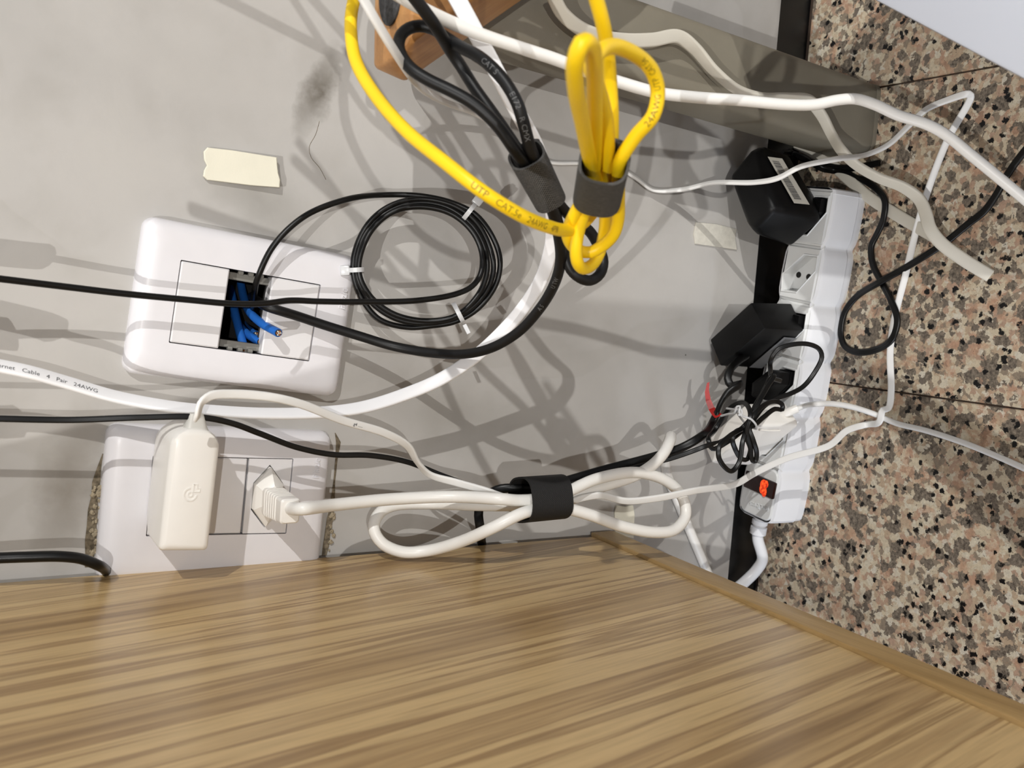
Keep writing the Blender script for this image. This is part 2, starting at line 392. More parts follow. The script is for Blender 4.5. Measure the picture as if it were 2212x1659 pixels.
def subdivide_long(me, maxlen):
    bm = bmesh.new(); bm.from_mesh(me)
    bmesh.ops.triangulate(bm, faces=bm.faces)
    for _ in range(3):
        es = [e for e in bm.edges if e.calc_length() > maxlen]
        if not es: break
        bmesh.ops.subdivide_edges(bm, edges=es, cuts=1); bmesh.ops.triangulate(bm, faces=bm.faces)
    bm.to_mesh(me); bm.free(); return me
def print_on(cb, txt, px, py, size, m, rad=None, thick=None, rev=False, flip=False, off=0.0, name='printed_lettering'):
    flip = not flip
    me = subdivide_long(text_mesh(txt, size), size*0.5)
    def scr(c):
        d = Rt @ (c-CAM); return (CXP+F*d.x/d.z, CYP+F*d.y/d.z)
    s0 = min(cb.s, key=lambda t: (scr(t[1])[0]-px)**2+(scr(t[1])[1]-py)**2)[0]
    S = [t[0] for t in cb.s]
    for v in me.vertices:
        s = s0+(-v.co.x if rev else v.co.x); y = v.co.y-size*0.35+off
        k = 0
        import bisect
        k = max(0, min(len(S)-2, bisect.bisect(S, s)-1)); f_ = (s-S[k])/max(1e-9, S[k+1]-S[k])
        c = cb.s[k][1].lerp(cb.s[k+1][1], f_); w = cb.s[k][2].lerp(cb.s[k+1][2], f_).normalized(); nn_ = cb.s[k][3].lerp(cb.s[k+1][3], f_).normalized()
        if nn_.dot(CAM-c) < 0: nn_ = -nn_
        if flip: y = -y
        if rad: a = y/rad; v.co = c+(w*math.sin(a)+nn_*math.cos(a))*(rad+0.00006)
        else: v.co = c+w*y+nn_*(thick/2+0.00008)
    o = obj(name, me, m); 
    par = cb.o
    if par.parent: adopt(o, par.parent)
    else: o.parent = par
    return o
def strap(name, p0, p1, a0, b0, a1, b1, label, group, m, wdir=None, tab=0.3):
    # loop of hook-and-loop tape around a bundle; a = half width across, b = half depth
    root = thing(name, label, 'cable tie', (p0+p1)/2, group)
    tan = (p1-p0).normalized(); v = (CAM-p0).normalized(); w = tan.cross(v).normalized(); nn_ = w.cross(tan).normalized()
    n = 40; th = 0.0011; bm = bmesh.new(); uvl = bm.loops.layers.uv.new('UVMap')
    def ring(c, a, b_, e):
        out = []
        for k in range(n):
            t = 2*math.pi*k/n; ct, st = math.cos(t), math.sin(t); ex = 0.72
            x = (a+e)*math.copysign(abs(ct)**ex, ct); y = (b_+e)*math.copysign(abs(st)**ex, st); out.append(bm.verts.new(c+w*x+nn_*y))
        return out
    H = (p1-p0).length; per = math.pi*(a0+b0)
    stg = [(p0, a0, b0, 0), (p0, a0, b0, th), (p0.lerp(p1, .5), (a0+a1)/2, (b0+b1)/2, th), (p1, a1, b1, th), (p1, a1, b1, 0), (p0.lerp(p1, .5), (a0+a1)/2, (b0+b1)/2, 0)]
    rg = [ring(*s) for s in stg]
    vv = [0, 0.06, 0.5, 0.94, 1.0, 0.5]
    for j in range(6):
        A, B = rg[j], rg[(j+1) % 6]
        for k in range(n):
            f_ = bm.faces.new((A[k], A[(k+1) % n], B[(k+1) % n], B[k]))
            for lp, (uu, v_) in zip(f_.loops, ((k, vv[j]), (k+1, vv[j]), (k+1, vv[(j+1) % 6]), (k, vv[(j+1) % 6]))):
                lp[uvl].uv = (uu/n*per/0.0011, v_*H/0.0011)
    bmesh.ops.recalc_face_normals(bm, faces=bm.faces)
    adopt(obj('strap_loop', bm, m, None, True, 50), root)
    # free end lying over the loop
    bm = bmesh.new(); uvl = bm.loops.layers.uv.new('UVMap'); k0 = int(n*tab); rows = []
    for k in range(k0, k0+9):
        t = 2*math.pi*k/n; ct, st = math.cos(t), math.sin(t); lift = th+0.0002+(0.0006 if k > k0+6 else 0)
        row = []
        for c, a, b_ in ((p0.lerp(p1, .03), a0, b0), (p0.lerp(p1, .97), a1, b1)):
            for e in (lift, lift+0.0009):
                x = (a+e)*math.copysign(abs(ct)**.72, ct); y = (b_+e)*math.copysign(abs(st)**.72, st); row.append(bm.verts.new(c+w*x+nn_*y))
        rows.append(row)
    for r0, r1 in zip(rows, rows[1:]):
        for i0, i1 in ((1, 3), (3, 2), (2, 0), (0, 1)):
            f_ = bm.faces.new((r0[i0], r0[i1], r1[i1], r1[i0]))
            for lp, u_ in zip(f_.loops, ((0, 0), (0, H/0.0011), (2, H/0.0011), (2, 0))): lp[uvl].uv = u_
    for r_ in (rows[0], rows[-1]): bm.faces.new((r_[0], r_[1], r_[3], r_[2]))
    bmesh.ops.recalc_face_normals(bm, faces=bm.faces)
    adopt(obj('free_end', bm, m), root)
    return root

# ============================================================ SETTING
WZ0 = 0.031
q = [(-2.5, 0), (2.5, 0)]
hx0, hx1, hz0, hz1 = -0.047, 0.013, 0.378, 0.455      # box hole behind the open plate
bm = bmesh.new()
def quad(bm, a, b_, c, d): bm.faces.new([bm.verts.new(v) for v in (a, b_, c, d)])
def wq(x0, z0, x1, z1): quad(bm, (x0, 0, z0), (x1, 0, z0), (x1, 0, z1), (x0, 0, z1))
wq(-2.5, WZ0, hx0, 2.6); wq(hx1, WZ0, 2.5, 2.6); wq(hx0, WZ0, hx1, hz0); wq(hx0, hz1, hx1, 2.6)
bmesh.ops.remove_doubles(bm, verts=bm.verts, dist=1e-5)
quad(bm, (-2.5, 0, WZ0), (2.5, 0, WZ0), (2.5, 0.02, WZ0), (-2.5, 0.02, WZ0))
wall = tag(obj('wall_back', bm, MT['wall']), 'grey painted plaster wall with rubbed stains and brush marks', kind='structure')
bb = tag(obj('baseboard_back', rbox(5.0, 0.012, WZ0+0.0006, 0.0008, 2, (0, 0.0065, WZ0/2-0.0003)), MT['baseboard']), 'black skirting strip at the foot of the grey wall', kind='structure')
fl = tag(obj('floor', rbox(5.0, 3.6, 0.02, 0, 1, (0, -1.78, -0.0118)), MT['grout']), 'speckled pink and grey granite tile floor', kind='structure')
tile_me = None
TW, TD = 0.209, 0.42
for i in range(-5, 5):
    for j in range(4):
        if tile_me is None:
            tile = obj('granite_tile', rbox(TW-0.0011, TD-0.0011, 0.012, 0.0006, 1, (0, 0, -0.006)), MT['granite']); tile_me = tile.data
        else:
            tile = tile.copy(); C.objects.link(tile)
        tile.location = (-0.043+TW*(i+0.5), -0.001-TD*(j+0.5), 0); tile.parent = fl
# crack and chipped plaster around the lower plate
cb = cable('crack', [('w', 690, 262, 0), ('w', 682, 290, 0), ('w', 668, 318, 0), ('w', 672, 340, 0), ('w', 690, 362, 0), ('w', 704, 388, 0)], profile('round', 0.00014), MT['gap']); cb.o.parent = wall
def chip_strip(pts, wid):
    bm = bmesh.new(); rows = []
    for px, py, w_ in pts:
        c = W(px, py, 0.0003); rows.append((bm.verts.new(c+Vector((0, 0, w_*0.5))), bm.verts.new(c-Vector((0, 0, w_*0.5)))))
    for a, b_ in zip(rows, rows[1:]): bm.faces.new((a[0], a[1], b_[1], b_[0]))
    o = obj('plaster_gap', bm, MT['gap'], wall); return o
chip_strip([(222, 980, .0004), (214, 1010, .0020), (208, 1040, .0040), (204, 1070, .0030), (201, 1100, .0050), (198, 1135, .0048), (196, 1165, .0056), (194, 1195, .0046), (192, 1225, .004)], 1)
chip_strip([(724, 935, .0005), (731, 955, .0030), (727, 990, .0016), (722, 1040, .0012), (718, 1090, .0030), (713, 1120, .0042), (708, 1150, .0036), (704, 1180, .0040), (700, 1200, .003)], 1)
bm = bmesh.new()
for k in range(60):
    if k < 42: px, py = 199+random.uniform(-7, 9)+(1225-1040)*0, random.uniform(1035, 1215); px += (1215-py)*0.06
    else: px, py = 712+random.uniform(-4, 6), random.uniform(1090, 1190); px += (1190-py)*0.09
    c = W(px, py, 0.0008); s_ = random.uniform(0.0006, 0.0017)
    ret = bmesh.ops.create_icosphere(bm, subdivisions=1, radius=s_)
    for v in ret['verts']: v.co = Vector((v.co.x*random.uniform(.7, 1.4), v.co.y*.6, v.co.z*random.uniform(.6, 1.2)))+c
o = obj('plaster_crumbs', bm, MT['plaster'], wall); o['kind'] = 'stuff'

# ============================================================ CABINET SIDE (lower left in the room, bottom of the photo)
XS = -0.158
cab = thing('wooden_cabinet', 'wood grain cabinet whose side panel stands against the grey wall beside the outlets', 'cabinet', (XS, -0.25, 0.145))
zb0, zb1 = 0.1435, 0.1575                                 # bottom edge rises slightly towards the front
def slab(x0, x1, y0, y1, zf, zr, ztop, r=0.0006):
    pts = [(x, y, z) for x in (x0, x1) for y, z in ((y0, zf), (y1, zr), (y0, ztop), (y1, ztop))]
    return hullpts(pts, r, 1)
adopt(obj('side_panel', slab(XS-0.018, XS, -0.47, -0.0065, 0.184, 0.168, 0.78), MT['laminate']), cab)
adopt(obj('bottom_edge_band', slab(XS-0.020, XS+0.0022, -0.4705, -0.003, 0.162, 0.1480, 0.1835) if False else
      hullpts([(x, y, z) for x in (XS-0.020, XS+0.0022) for y, z in ((-0.4705, 0.1655), (-0.003, 0.1482), (-0.4705, 0.1840), (-0.003, 0.1672))], 0.0007, 2), MT['edge'], None, True, 40), cab)
adopt(obj('bottom_panel', slab(XS-0.42, XS-0.0205, -0.465, -0.0065, 0.186, 0.170, 0.20), MT['laminate']), cab)
adopt(obj('far_side_panel', slab(XS-0.438, XS-0.421, -0.47, -0.0065, 0.184, 0.168, 0.78), MT['laminate']), cab)
adopt(obj('back_panel', slab(XS-0.42, XS-0.0185, -0.010, -0.0065, 0.205, 0.205, 0.775), MT['laminate']), cab)

# ============================================================ LEG, WOODEN BLOCK, WHITE BOX
leg = thing('table_leg', 'beige painted metal table leg standing on granite floor near the wall', 'table leg', (0.145, -0.05, 0))
loops = []
for z in (0.0, 0.002, 0.02, 0.1, 0.2, 0.3, 0.345):
    g = 0.0015 if z == 0 else 0
    L = rrect(0.047-2*g, 0.043-2*g, 0.0065, 6)
    loops.append([(0.1445+0.058*z+x, -0.0505+y, z) for x, y in L])
adopt(obj('leg_tube', loft(loops), MT['leg'], None, True, 50), leg)
adopt(obj('foot_cap', loft([[(0.1445+x, -0.0505+y, z) for x, y in rrect(0.048, 0.044, 0.007, 6)] for z in (0.0, 0.0035)]), MT['leg'], None, True, 50), leg)

blk = thing('wooden_block', 'reddish pine block with a dark oval pad on its end, above the beige leg', 'wooden block', W(960, 60, 0.06))
bpts = [W(*t) for t in ((808, 146, .094), (846, 132, .110), (890, 90, .128), (886, -60, .128), (811, -60, .094), (875, 176, .094), (1500, -262, .094), (1390, -260, .128), (1200, -280, .128), (1200, -332, .094), (808, 146, .078), (875, 176, .078), (1500, -262, .078), (1200, -332, .078), (811, -60, .078))]
adopt(obj('block_body', hullpts(bpts, 0.0022, 3), MT['pine'], None, True, 25), blk)
pn = (bpts[2]-bpts[0]).cross(bpts[4]-bpts[0]).normalized()
if pn.dot(CAM-bpts[0]) < 0: pn = -pn
def on_plane(px, py, p0, n_):
    d = ray(px, py); return CAM+d*((p0-CAM).dot(n_)/d.dot(n_))
pc, pu, pr = on_plane(849, -14, bpts[0], pn), on_plane(845, 57, bpts[0], pn), on_plane(872, -12, bpts[0], pn)
pv = pu-pc; ph = pr-pc; ph = ph-pv.normalized()*ph.dot(pv.normalized())
Mp = frame(pc, pv, pn.cross(pv))
pad = obj('oval_pad', loft([[(pv.length*k_*math.cos(t), ph.length*k_*math.sin(t), z) for t in [2*math.pi*i/32 for i in range(32)]] for k_, z in ((1, -0.001), (1, 0.0016), (0.94, 0.0022))]), MT['felt'], None, True, 40)
place(pad, Mp); adopt(pad, blk); pad['label'] = 'dark grey oval pad'

hB = 0.19
qa, qb = G(1900, 0, hB), G(2212, 165, hB)
d1 = (qb-qa).normalized(); d2 = Vector((-d1.y, d1.x, 0));  d2 = d2 if d2.x > 0 else -d2
wb = thing('white_box', 'smooth white box standing on the granite floor by the beige leg', 'box', (qa+d2*0.1).to_tuple()[:2]+(0,))
c0 = qa-d1*0.10; c1 = qb+d1*0.12
adopt(obj('box_body', hullpts([c+d2*w_+Vector((0, 0, z-hB)) for c in (c0, c1) for w_ in (0, 0.16) for z in (0.0, hB-0.004)], 0.002, 2), MT['box'], None, True, 40), wb)
adopt(obj('lid', hullpts([c+d2*w_+Vector((0, 0, z-hB)) for c in (c0-d1*.001, c1+d1*.001) for w_ in (-0.001, 0.161) for z in (hB-0.0035, hB)], 0.0015, 2), MT['box'], None, True, 40), wb)

# ============================================================ WALL PLATES
def plate(name, label, corners, group):
    tl, tr, br_, bl = [W(*c) for c in corners]
    ctr = (tl+tr+br_+bl)/4
    a = ((tr-tl)+(br_-bl)).normalized(); bvec = ((tl-bl)+(tr-br_))
    Mx = frame(ctr, a, bvec)
    return thing(name, label, 'wall plate', ctr, group), Mx
def loc(Mx, p): return Mx.inverted() @ p
TH = 0.010
def plate_frame(root, Mx, wid, hei, win):
    x0, x1, y0, y1 = win
    r = 0.006; n = 6
    inner = rrect(x1-x0, y1-y0, 0.0007, n, (x0+x1)/2, (y0+y1)/2)
    lp = [L3(rrect(wid, hei, r, n), 0.0), L3(rrect(wid, hei, r, n), 0.0035), L3(rrect(wid-0.0016, hei-0.0016, r, n), 0.0062), L3(rrect(wid-0.006, hei-0.006, r, n), 0.0086),
          L3(rrect(wid-0.012, hei-0.012, r*0.9, n), 0.0096), L3(rrect(wid-0.022, hei-0.022, r*0.7, n), TH), L3(inner, TH), L3([(x, y) for x, y in inner], 0.0)]
    o = obj('plate_frame', loft(lp, False, False), MT['plate'], None, True, 28); place(o, Mx); return adopt(o, root)
p1, M1 = plate('wall_plate', 'white wall plate with an open middle slot and cut blue cables inside', [(310, 468), (762, 555), (720, 855), (262, 800)], 'white wall plates')
cn = [loc(M1, W(*c, TH)) for c in ((390, 558), (690, 617), (672, 780), (365, 742))]
w1 = (sum(c.x for c in (cn[0], cn[3]))/2, sum(c.x for c in (cn[1], cn[2]))/2, sum(c.y for c in (cn[2], cn[3]))/2, sum(c.y for c in (cn[0], cn[1]))/2)
plate_frame(p1, M1, 0.1185, 0.0825, w1)
mA = (loc(M1, W(505, 579, TH)).x+loc(M1, W(468, 752, TH)).x)/2; mB = (loc(M1, W(585, 598, TH)).x+loc(M1, W(563, 766, TH)).x)/2
def blank(root, Mx, x0, x1, y0, y1, top, nm='blank_module'):
    g = 0.00055; L = lambda e, z: L3(rrect(x1-x0-2*e, y1-y0-2*e, 0.0006, 3, (x0+x1)/2, (y0+y1)/2), z)
    o = obj(nm, loft([L(g, 0.001), L(g, top-0.0007), L(g+0.0007, top)]), MT['module'], None, True, 30); place(o, Mx); return adopt(o, root)
blank(p1, M1, w1[0], mA, w1[2], w1[3], TH+0.0004); blank(p1, M1, mB, w1[1], w1[2], w1[3], TH+0.0004)
for yy in (w1[3]-0.0035, w1[2]+0.0035):
    o = obj('mounting_bar', rbox(mB-mA+0.004, 0.004, 0.002, 0.0003, 1, ((mA+mB)/2, yy, 0.0035)), MT['bracket']); place(o, M1); adopt(o, p1)
    for k in (0.3, 0.55, 0.8):
        o = obj('clip', rbox(0.0026, 0.0022, 0.0035, 0.0003, 1, (mA+(mB-mA)*k, yy+(0.0022 if yy > 0 else -0.0022), 0.0052)), MT['bracket']); place(o, M1); adopt(o, p1)
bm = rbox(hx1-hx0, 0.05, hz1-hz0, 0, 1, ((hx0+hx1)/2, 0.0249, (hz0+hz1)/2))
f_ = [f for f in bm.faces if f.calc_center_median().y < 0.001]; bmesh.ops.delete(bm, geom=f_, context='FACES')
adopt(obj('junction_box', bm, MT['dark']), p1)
def emboss(root, Mx, txt, x, y, size, xdir, ydir, z, m, ext=0.00022):
    me = text_mesh(txt, size, ext)
    Mt = Matrix(((xdir[0], ydir[0], 0, x), (xdir[1], ydir[1], 0, y), (0, 0, 1, z), (0, 0, 0, 1)))
    o = obj('embossed_lettering', me, m); o.data.transform(Mx @ Mt); return adopt(o, root)
q = loc(M1, W(744, 669, TH)); emboss(p1, M1, 'Pluzie', q.x, q.y, 0.0052, (0, 1), (-1, 0), 0.0097, MT['plate'], .0005)

p2, M2 = plate('wall_plate', 'white wall plate holding the charger block and a hexagonal plug, at cabinet edge', [(225, 911), (715, 921), (689, 1238), (190, 1250)], 'white wall plates')
cn = [loc(M2, W(*c, TH)) for c in ((330, 985), (635, 990), (618, 1152), (315, 1160))]
w2 = ((cn[0].x+cn[3].x)/2, (cn[1].x+cn[2].x)/2, (cn[2].y+cn[3].y)/2, (cn[0].y+cn[1].y)/2)
plate_frame(p2, M2, 0.1225, 0.0835, w2)
mS = (loc(M2, W(537, 988, TH)).x+loc(M2, W(523, 1154, TH)).x)/2
mm = w2[0]+(mS-w2[0])*0.49
blank(p2, M2, w2[0], mm, w2[2], w2[3], TH-0.0004, 'hidden_socket_module'); blank(p2, M2, mm, mS, w2[2], w2[3], TH-0.0004)
# socket module with a hexagonal well
def hexloop(cx, cy, lx, ly, k, n=4):
    # elongated hexagon with its points along y
    c = [(0, ly), (-lx, ly*0.42), (-lx, -ly*0.42), (0, -ly), (lx, -ly*0.42), (lx, ly*0.42)]
    out = []
    for i in range(6):
        a, b_ = Vector(c[i]), Vector(c[(i+1) % 6])
        for j in range(n): out.append((cx+k*(a.x+(b_.x-a.x)*j/n), cy+k*(a.y+(b_.y-a.y)*j/n)))
    return out
def outer_match(x0, x1, y0, y1, inner, cx, cy):
    out = []
    for x, y in inner:
        dx, dy = x-cx, y-cy
        t = min(((x1-cx)/dx if dx > 0 else (x0-cx)/dx) if abs(dx) > 1e-9 else 1e9, ((y1-cy)/dy if dy > 0 else (y0-cy)/dy) if abs(dy) > 1e-9 else 1e9)
        out.append((cx+dx*t, cy+dy*t))
    for c in ((x0, y0), (x0, y1), (x1, y0), (x1, y1)):
        k = min(range(len(out)), key=lambda i: (out[i][0]-c[0])**2+(out[i][1]-c[1])**2); out[k] = c
    return out
hc = [loc(M2, W(*c, TH)) for c in ((582, 1004), (613, 1040), (604, 1105), (574, 1140), (541, 1108), (548, 1040))]
hxc = sum(v.x for v in hc)/6; hyc = (hc[0].y+hc[3].y)/2; hly = (hc[0].y-hc[3].y)/2; hlx = (hc[1].x+hc[2].x-hc[4].x-hc[5].x)/4
hi = hexloop(hxc, hyc, hlx, hly, 1.0)
ou = outer_match(mS+.0005, w2[1]-.0005, w2[2]+.0005, w2[3]-.0005, hi, hxc, hyc)
o = obj('socket_module', loft([L3(ou, 0.001), L3(ou, TH-0.0004), L3(hi, TH-0.0004), L3(hexloop(hxc, hyc, hlx, hly, 0.985), -0.0002+0.0035), L3(hexloop(hxc, hyc, hlx, hly, 0.02), 0.0035)], False, True), MT['module'], None, True, 25); place(o, M2); adopt(o, p2)
bm = bmesh.new()
q0 = loc(M2, W(688, 1034, TH)); emboss(p2, M2, 'Pluzie', q0.x, q0.y, 0.0052, (0, 1), (-1, 0), 0.0098, MT['plate'], .0005)
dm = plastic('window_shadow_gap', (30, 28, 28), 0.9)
for Mx, wn_, rt in ((M1, w1, p1), (M2, w2, p2)):           # dark backing seen through the joints
    x0, x1 = wn_[0], wn_[1]
    segs = [(x0, mA), (mB, x1)] if rt is p1 else [(x0, x1)]
    for a, b_ in segs:
        o = obj('backing', rbox(b_-a-0.0001, wn_[3]-wn_[2]-0.0001, 0.0012, 0, 1, ((a+b_)/2, (wn_[2]+wn_[3])/2, 0.0008)), dm); place(o, Mx); adopt(o, rt)

# ------------------------------------------------------------ cut blue cables in the open slot
def blue(pts, label):
    cb = cable('blue_cable', pts, profile('round', 0.0024), MT['blue'], label, 'cable', 'cut blue cables')
    S_, c, w, nn_, tan = cb.s[-1]
    Mx = frame(c, w, nn_); 
    if (Mx.to_3x3() @ Vector((0, 0, 1))).dot(tan) < 0: Mx = frame(c, w, -nn_)
    o = obj('cut_end', cyl(0.0019, 0.0003, 14), MT['dark']); place(o, Mx); o.parent = cb.o
    for k in range(7):
        a = k*2*math.pi/6; rr_ = 0 if k == 6 else 0.0011
        o = obj('core_wire', cyl(0.00045, 0.0008, 8, (rr_*math.cos(a), rr_*math.sin(a), 0)), MT['copper'] if k % 2 else MT['sticker']); place(o, Mx); o.parent = cb.o
blue([(520, 610, .585), (526, 640, .572), (538, 672, .557), (565, 698, .541), (601, 719, .527)], 'cut blue cable reaching out over the right module of the open plate')
blue([(500, 650, .590), (510, 690, .575), (527, 715, .560), (545, 729, .550), (562, 738, .544)], 'short cut blue cable in the middle of the open plate slot')
blue([(496, 610, .590), (503, 650, .573), (511, 690, .560), (519, 722, .551), (529, 757, .545)], 'cut blue cable bent down to the lower rim of the open slot')
blue([(520, 690, .600), (530, 706, .585), (543, 716, .570), (553, 723, .560)], 'cut blue cable deepest in the open plate slot, behind the others')

# ============================================================ CHARGER BLOCK ON THE LOWER PLATE
tp = thing('charger_block', 'white charger block plugged sideways into the lower wall plate', 'charger', W(400, 1060, 0.02))
of = 0.052
fr = [W(*c, of) for c in ((376, 928), (474, 928), (457, 1194), (341, 1189))]
ctr = sum(fr, Vector())/4
Mt_ = frame(ctr, (fr[1]-fr[0]+fr[2]-fr[3]), (fr[0]-fr[3]+fr[1]-fr[2]))
lw = ((fr[1]-fr[0]).length+(fr[2]-fr[3]).length)/2; lh = ((fr[0]-fr[3]).length+(fr[1]-fr[2]).length)/2
def domed(w_, h_, rt, rb, n=7):
    pts = []
    for sx, sy, a0, r in ((1, 1, 0, rt), (-1, 1, 90, rt), (-1, -1, 180, rb), (1, -1, 270, rb)):
        for k in range(n):
            a = math.radians(a0+90.0*k/(n-1)); pts.append((sx*(w_/2-r)+r*math.cos(a), sy*(h_/2-r)+r*math.sin(a)))
    return pts
lp = [L3(domed(lw*0.93, lh*0.9, 0.009, 0.006), -of+0.0105), L3(domed(lw*0.98, lh*0.96, 0.010, 0.005), -of+0.016), L3(domed(lw, lh, 0.0095, 0.0028), -of+0.022), L3(domed(lw, lh, 0.0095, 0.0022), -0.003), L3(domed(lw-0.0016, lh-0.0016, 0.0087, 0.002), -0.0010), L3(domed(lw-0.006, lh-0.006, 0.007, 0.002), 0.0)]
o = obj('charger_body', loft(lp), MT['charger'], None, True, 45); place(o, Mt_); adopt(o, tp)
# cord collar
cl = W(421, 929, of-0.0085); up = Vector((1, 0, 0))
Mc = frame(cl, Vector((0, 0, -1)), Vector((0, -1, 0)))      # local z = world +x
if (Mc.to_3x3() @ Vector((0, 0, 1))).x < 0: Mc = frame(cl, Vector((0, 0, 1)), Vector((0, -1, 0)))
o = obj('cord_collar', loft([L3(rrect(a, b_, min(a, b_)*.3, 5), z) for a, b_, z in ((0.0128, 0.011, -0.002), (0.0128, 0.011, 0.0), (0.0108, 0.0095, 0.002), (0.0078, 0.007, 0.0078), (0.0068, 0.0062, 0.0086))]), MT['relief'], None, True, 40); place(o, Mc); adopt(o, tp); o['label'] = 'grey tapered cord collar'
# raised emblem: ring with a small plus at its upper right
q = loc(Mt_, W(411, 1068, of)); bm = bmesh.new()
def ribbon(bm, pts, wd_, z0, z1):
    n = len(pts)
    L_ = []
    for i, p_ in enumerate(pts):
        t = Vector(pts[min(i+1, n-1)])-Vector(pts[max(i-1, 0)]); t.normalize(); nn_ = Vector((-t.y, t.x))
        a = Vector(p_)+nn_*wd_/2; b_ = Vector(p_)-nn_*wd_/2
        L_.append([bm.verts.new((a.x, a.y, z0)), bm.verts.new((a.x, a.y, z1)), bm.verts.new((b_.x, b_.y, z1)), bm.verts.new((b_.x, b_.y, z0))])
    for A, B in zip(L_, L_[1:]):
        for k in range(4): bm.faces.new((A[k], A[(k+1) % 4], B[(k+1) % 4], B[k]))
    bm.faces.new(L_[0]); bm.faces.new(L_[-1][::-1])
r_ = 0.0031
ribbon(bm, [(q.x+r_*math.cos(math.radians(a)), q.y+r_*math.sin(math.radians(a))) for a in range(95, 365, 10)], 0.0007, -0.0004, 0.00035)
ribbon(bm, [(q.x+r_*.36*math.cos(math.radians(a)), q.y+r_*.36*math.sin(math.radians(a))) for a in range(0, 361, 20)], 0.0005, -0.0004, 0.00035)
ribbon(bm, [(q.x+x, q.y+y) for x, y in ((.0012, .0052), (.0030, .0052), (.0030, .0032), (.0044, .0032), (.0044, .0014), (.0012, .0014), (.0012, .0052))], 0.0006, -0.0004, 0.00035)
o = obj('raised_emblem', bm, MT['charger']); place(o, Mt_); adopt(o, tp)
# its flat cord runs through the big strap, across the floor and back up over the black adapter
tpc = cable('cord', [(424, 905, .466), (428, 892, .463), (433, 872, .462), (455, 855, .465), (500, 851, .473), (580, 857, .487), (650, 873, .498), (740, 908, .515), (830, 935, .533), (880, 963, .546), (903, 1000, .557), (930, 1026, .567), (985, 1042, .58), (1050, 1060, .594),
    (1090, 1073, .603), (1165, 1082, .6125), (1225, 1085, .617), (1260, 1075, .62), (1300, 1070, .624), (1350, 1082, .628), (1420, 1076, .632), (1500, 1060, .637), (1590, 1045, .645), (1630, 1022, .648), (1700, 990, .655), (1790, 963, .662), (1830, 930, .672),
    ('f', 1872, 917, .0022), ('f', 1899, 912, .0052), ('f', 1907, 886, .0060), ('f', 1919, 882, .0022), ('f', 1925, 845, .0022), ('f', 1923, 760, .0022), ('f', 1932, 690, .0022), ('f', 1957, 590, .0022), ('f', 1985, 475, .0022), ('f', 2012, 390, .0022), ('f', 2048, 300, .0022), ('f', 2097, 210, .003),
    ('f', 2093, 203, .006), ('f', 2050, 215, .010), ('f', 2000, 237, .015), ('f', 1965, 270, .022), ('f', 1920, 312, .03), ('f', 1878, 332, .042), (1800, 345, .600), (1730, 360, .605), (1680, 385, .615), (1630, 394, .628), (1540, 395, .65), (1470, 410, .668), ('w', 1412, 410, .004), ('w', 1375, 385, .003), ('w', 1335, 362, .003),
    ('w', 1290, 354, .003), ('w', 1245, 352, .003), ('w', 1190, 350, .003), ('w', 1150, 332, .004), ('w', 1100, 292, .008), (1030, 247, .550), (965, 222, .505), (905, 185, .445), (855, 115, .404), (812, 45, .390), (775, -20, .383)],
    profile('flat', 0.0045, 0.0021), MT['cord_white'], None, parent=tp, twist=[70, 70, 60, 30, 10, 0, 0, 0, 0, 30, 60, 40, 20, 40, 50, 50, 40, 30, 30, 30, 30, 30, 20, 10, 0, 0, 0] + [0]*12 + [20, 35, 45, 50, 55, 58, 60, 60, 60, 62, 64, 66, 68, 72, 75, 75, 75, 72, 70, 68, 66, 60, 55, 50, 45, 40, 35, 35, 30])
print_on(tpc, 'g4 ......', 762, 914, 0.0024, MT['print_dark'], None, 0.0024)

# ============================================================ HEX PLUG + THICK WHITE LOOPED CABLE
pg = thing('hexagonal_plug', 'white hexagonal plug in the lower wall plate with a ribbed grip', 'plug', W(590, 1075, 0.02))
lp = [L3(hexloop(hxc, hyc, hlx, hly, k), z) for k, z in ((0.90, 0.0040), (0.94, 0.0042), (0.94, 0.0125), (0.86, 0.0140))]
lp.append([(hxc+0.001+(x-hxc)*.62, hyc+(y-hyc)*.50, 0.0185) for x, y in hexloop(hxc, hyc, hlx, hly, 0.86)])
o = obj('plug_base', loft(lp), MT['charger'], None, True, 25); place(o, M2); adopt(o, pg)
g0 = M2 @ Vector((hxc+0.0008, hyc-0.001, 0.0165)); g1 = W(628, 1099, 0.0445)
gd = (g1-g0); Mg = frame(g0, Vector((1, 0, 0)), gd.cross(Vector((1, 0, 0))))
if (Mg.to_3x3() @ Vector((0, 0, 1))).dot(gd) < 0: Mg = frame(g0, Vector((-1, 0, 0)), gd.cross(Vector((1, 0, 0))))
GL = gd.length; rings = []
rings.append(L3(rrect(0.014, 0.011, 0.0018, 4), -0.001))
for k in range(6):
    z = 0.003+k*GL*0.105
    for e, dz in ((0.0, 0.0), (0.0, GL*.062), (-0.0012, GL*.068), (-0.0012, GL*.1)):
        rings.append(L3(rrect(0.0155+e-k*.0003, 0.0125+e-k*.0002, 0.0018, 4), z+dz))
rings.append(L3(rrect(0.0138, 0.011, 0.0018, 4), 0.003+6*GL*.105)); rings.append(L3(rrect(0.0135, 0.0108, 0.0018, 4), GL-.001)); rings.append(L3(rrect(0.012, 0.0092, 0.0018, 4), GL))
o = obj('ribbed_grip', loft(rings), MT['charger'], None, True, 35); place(o, Mg); adopt(o, pg)
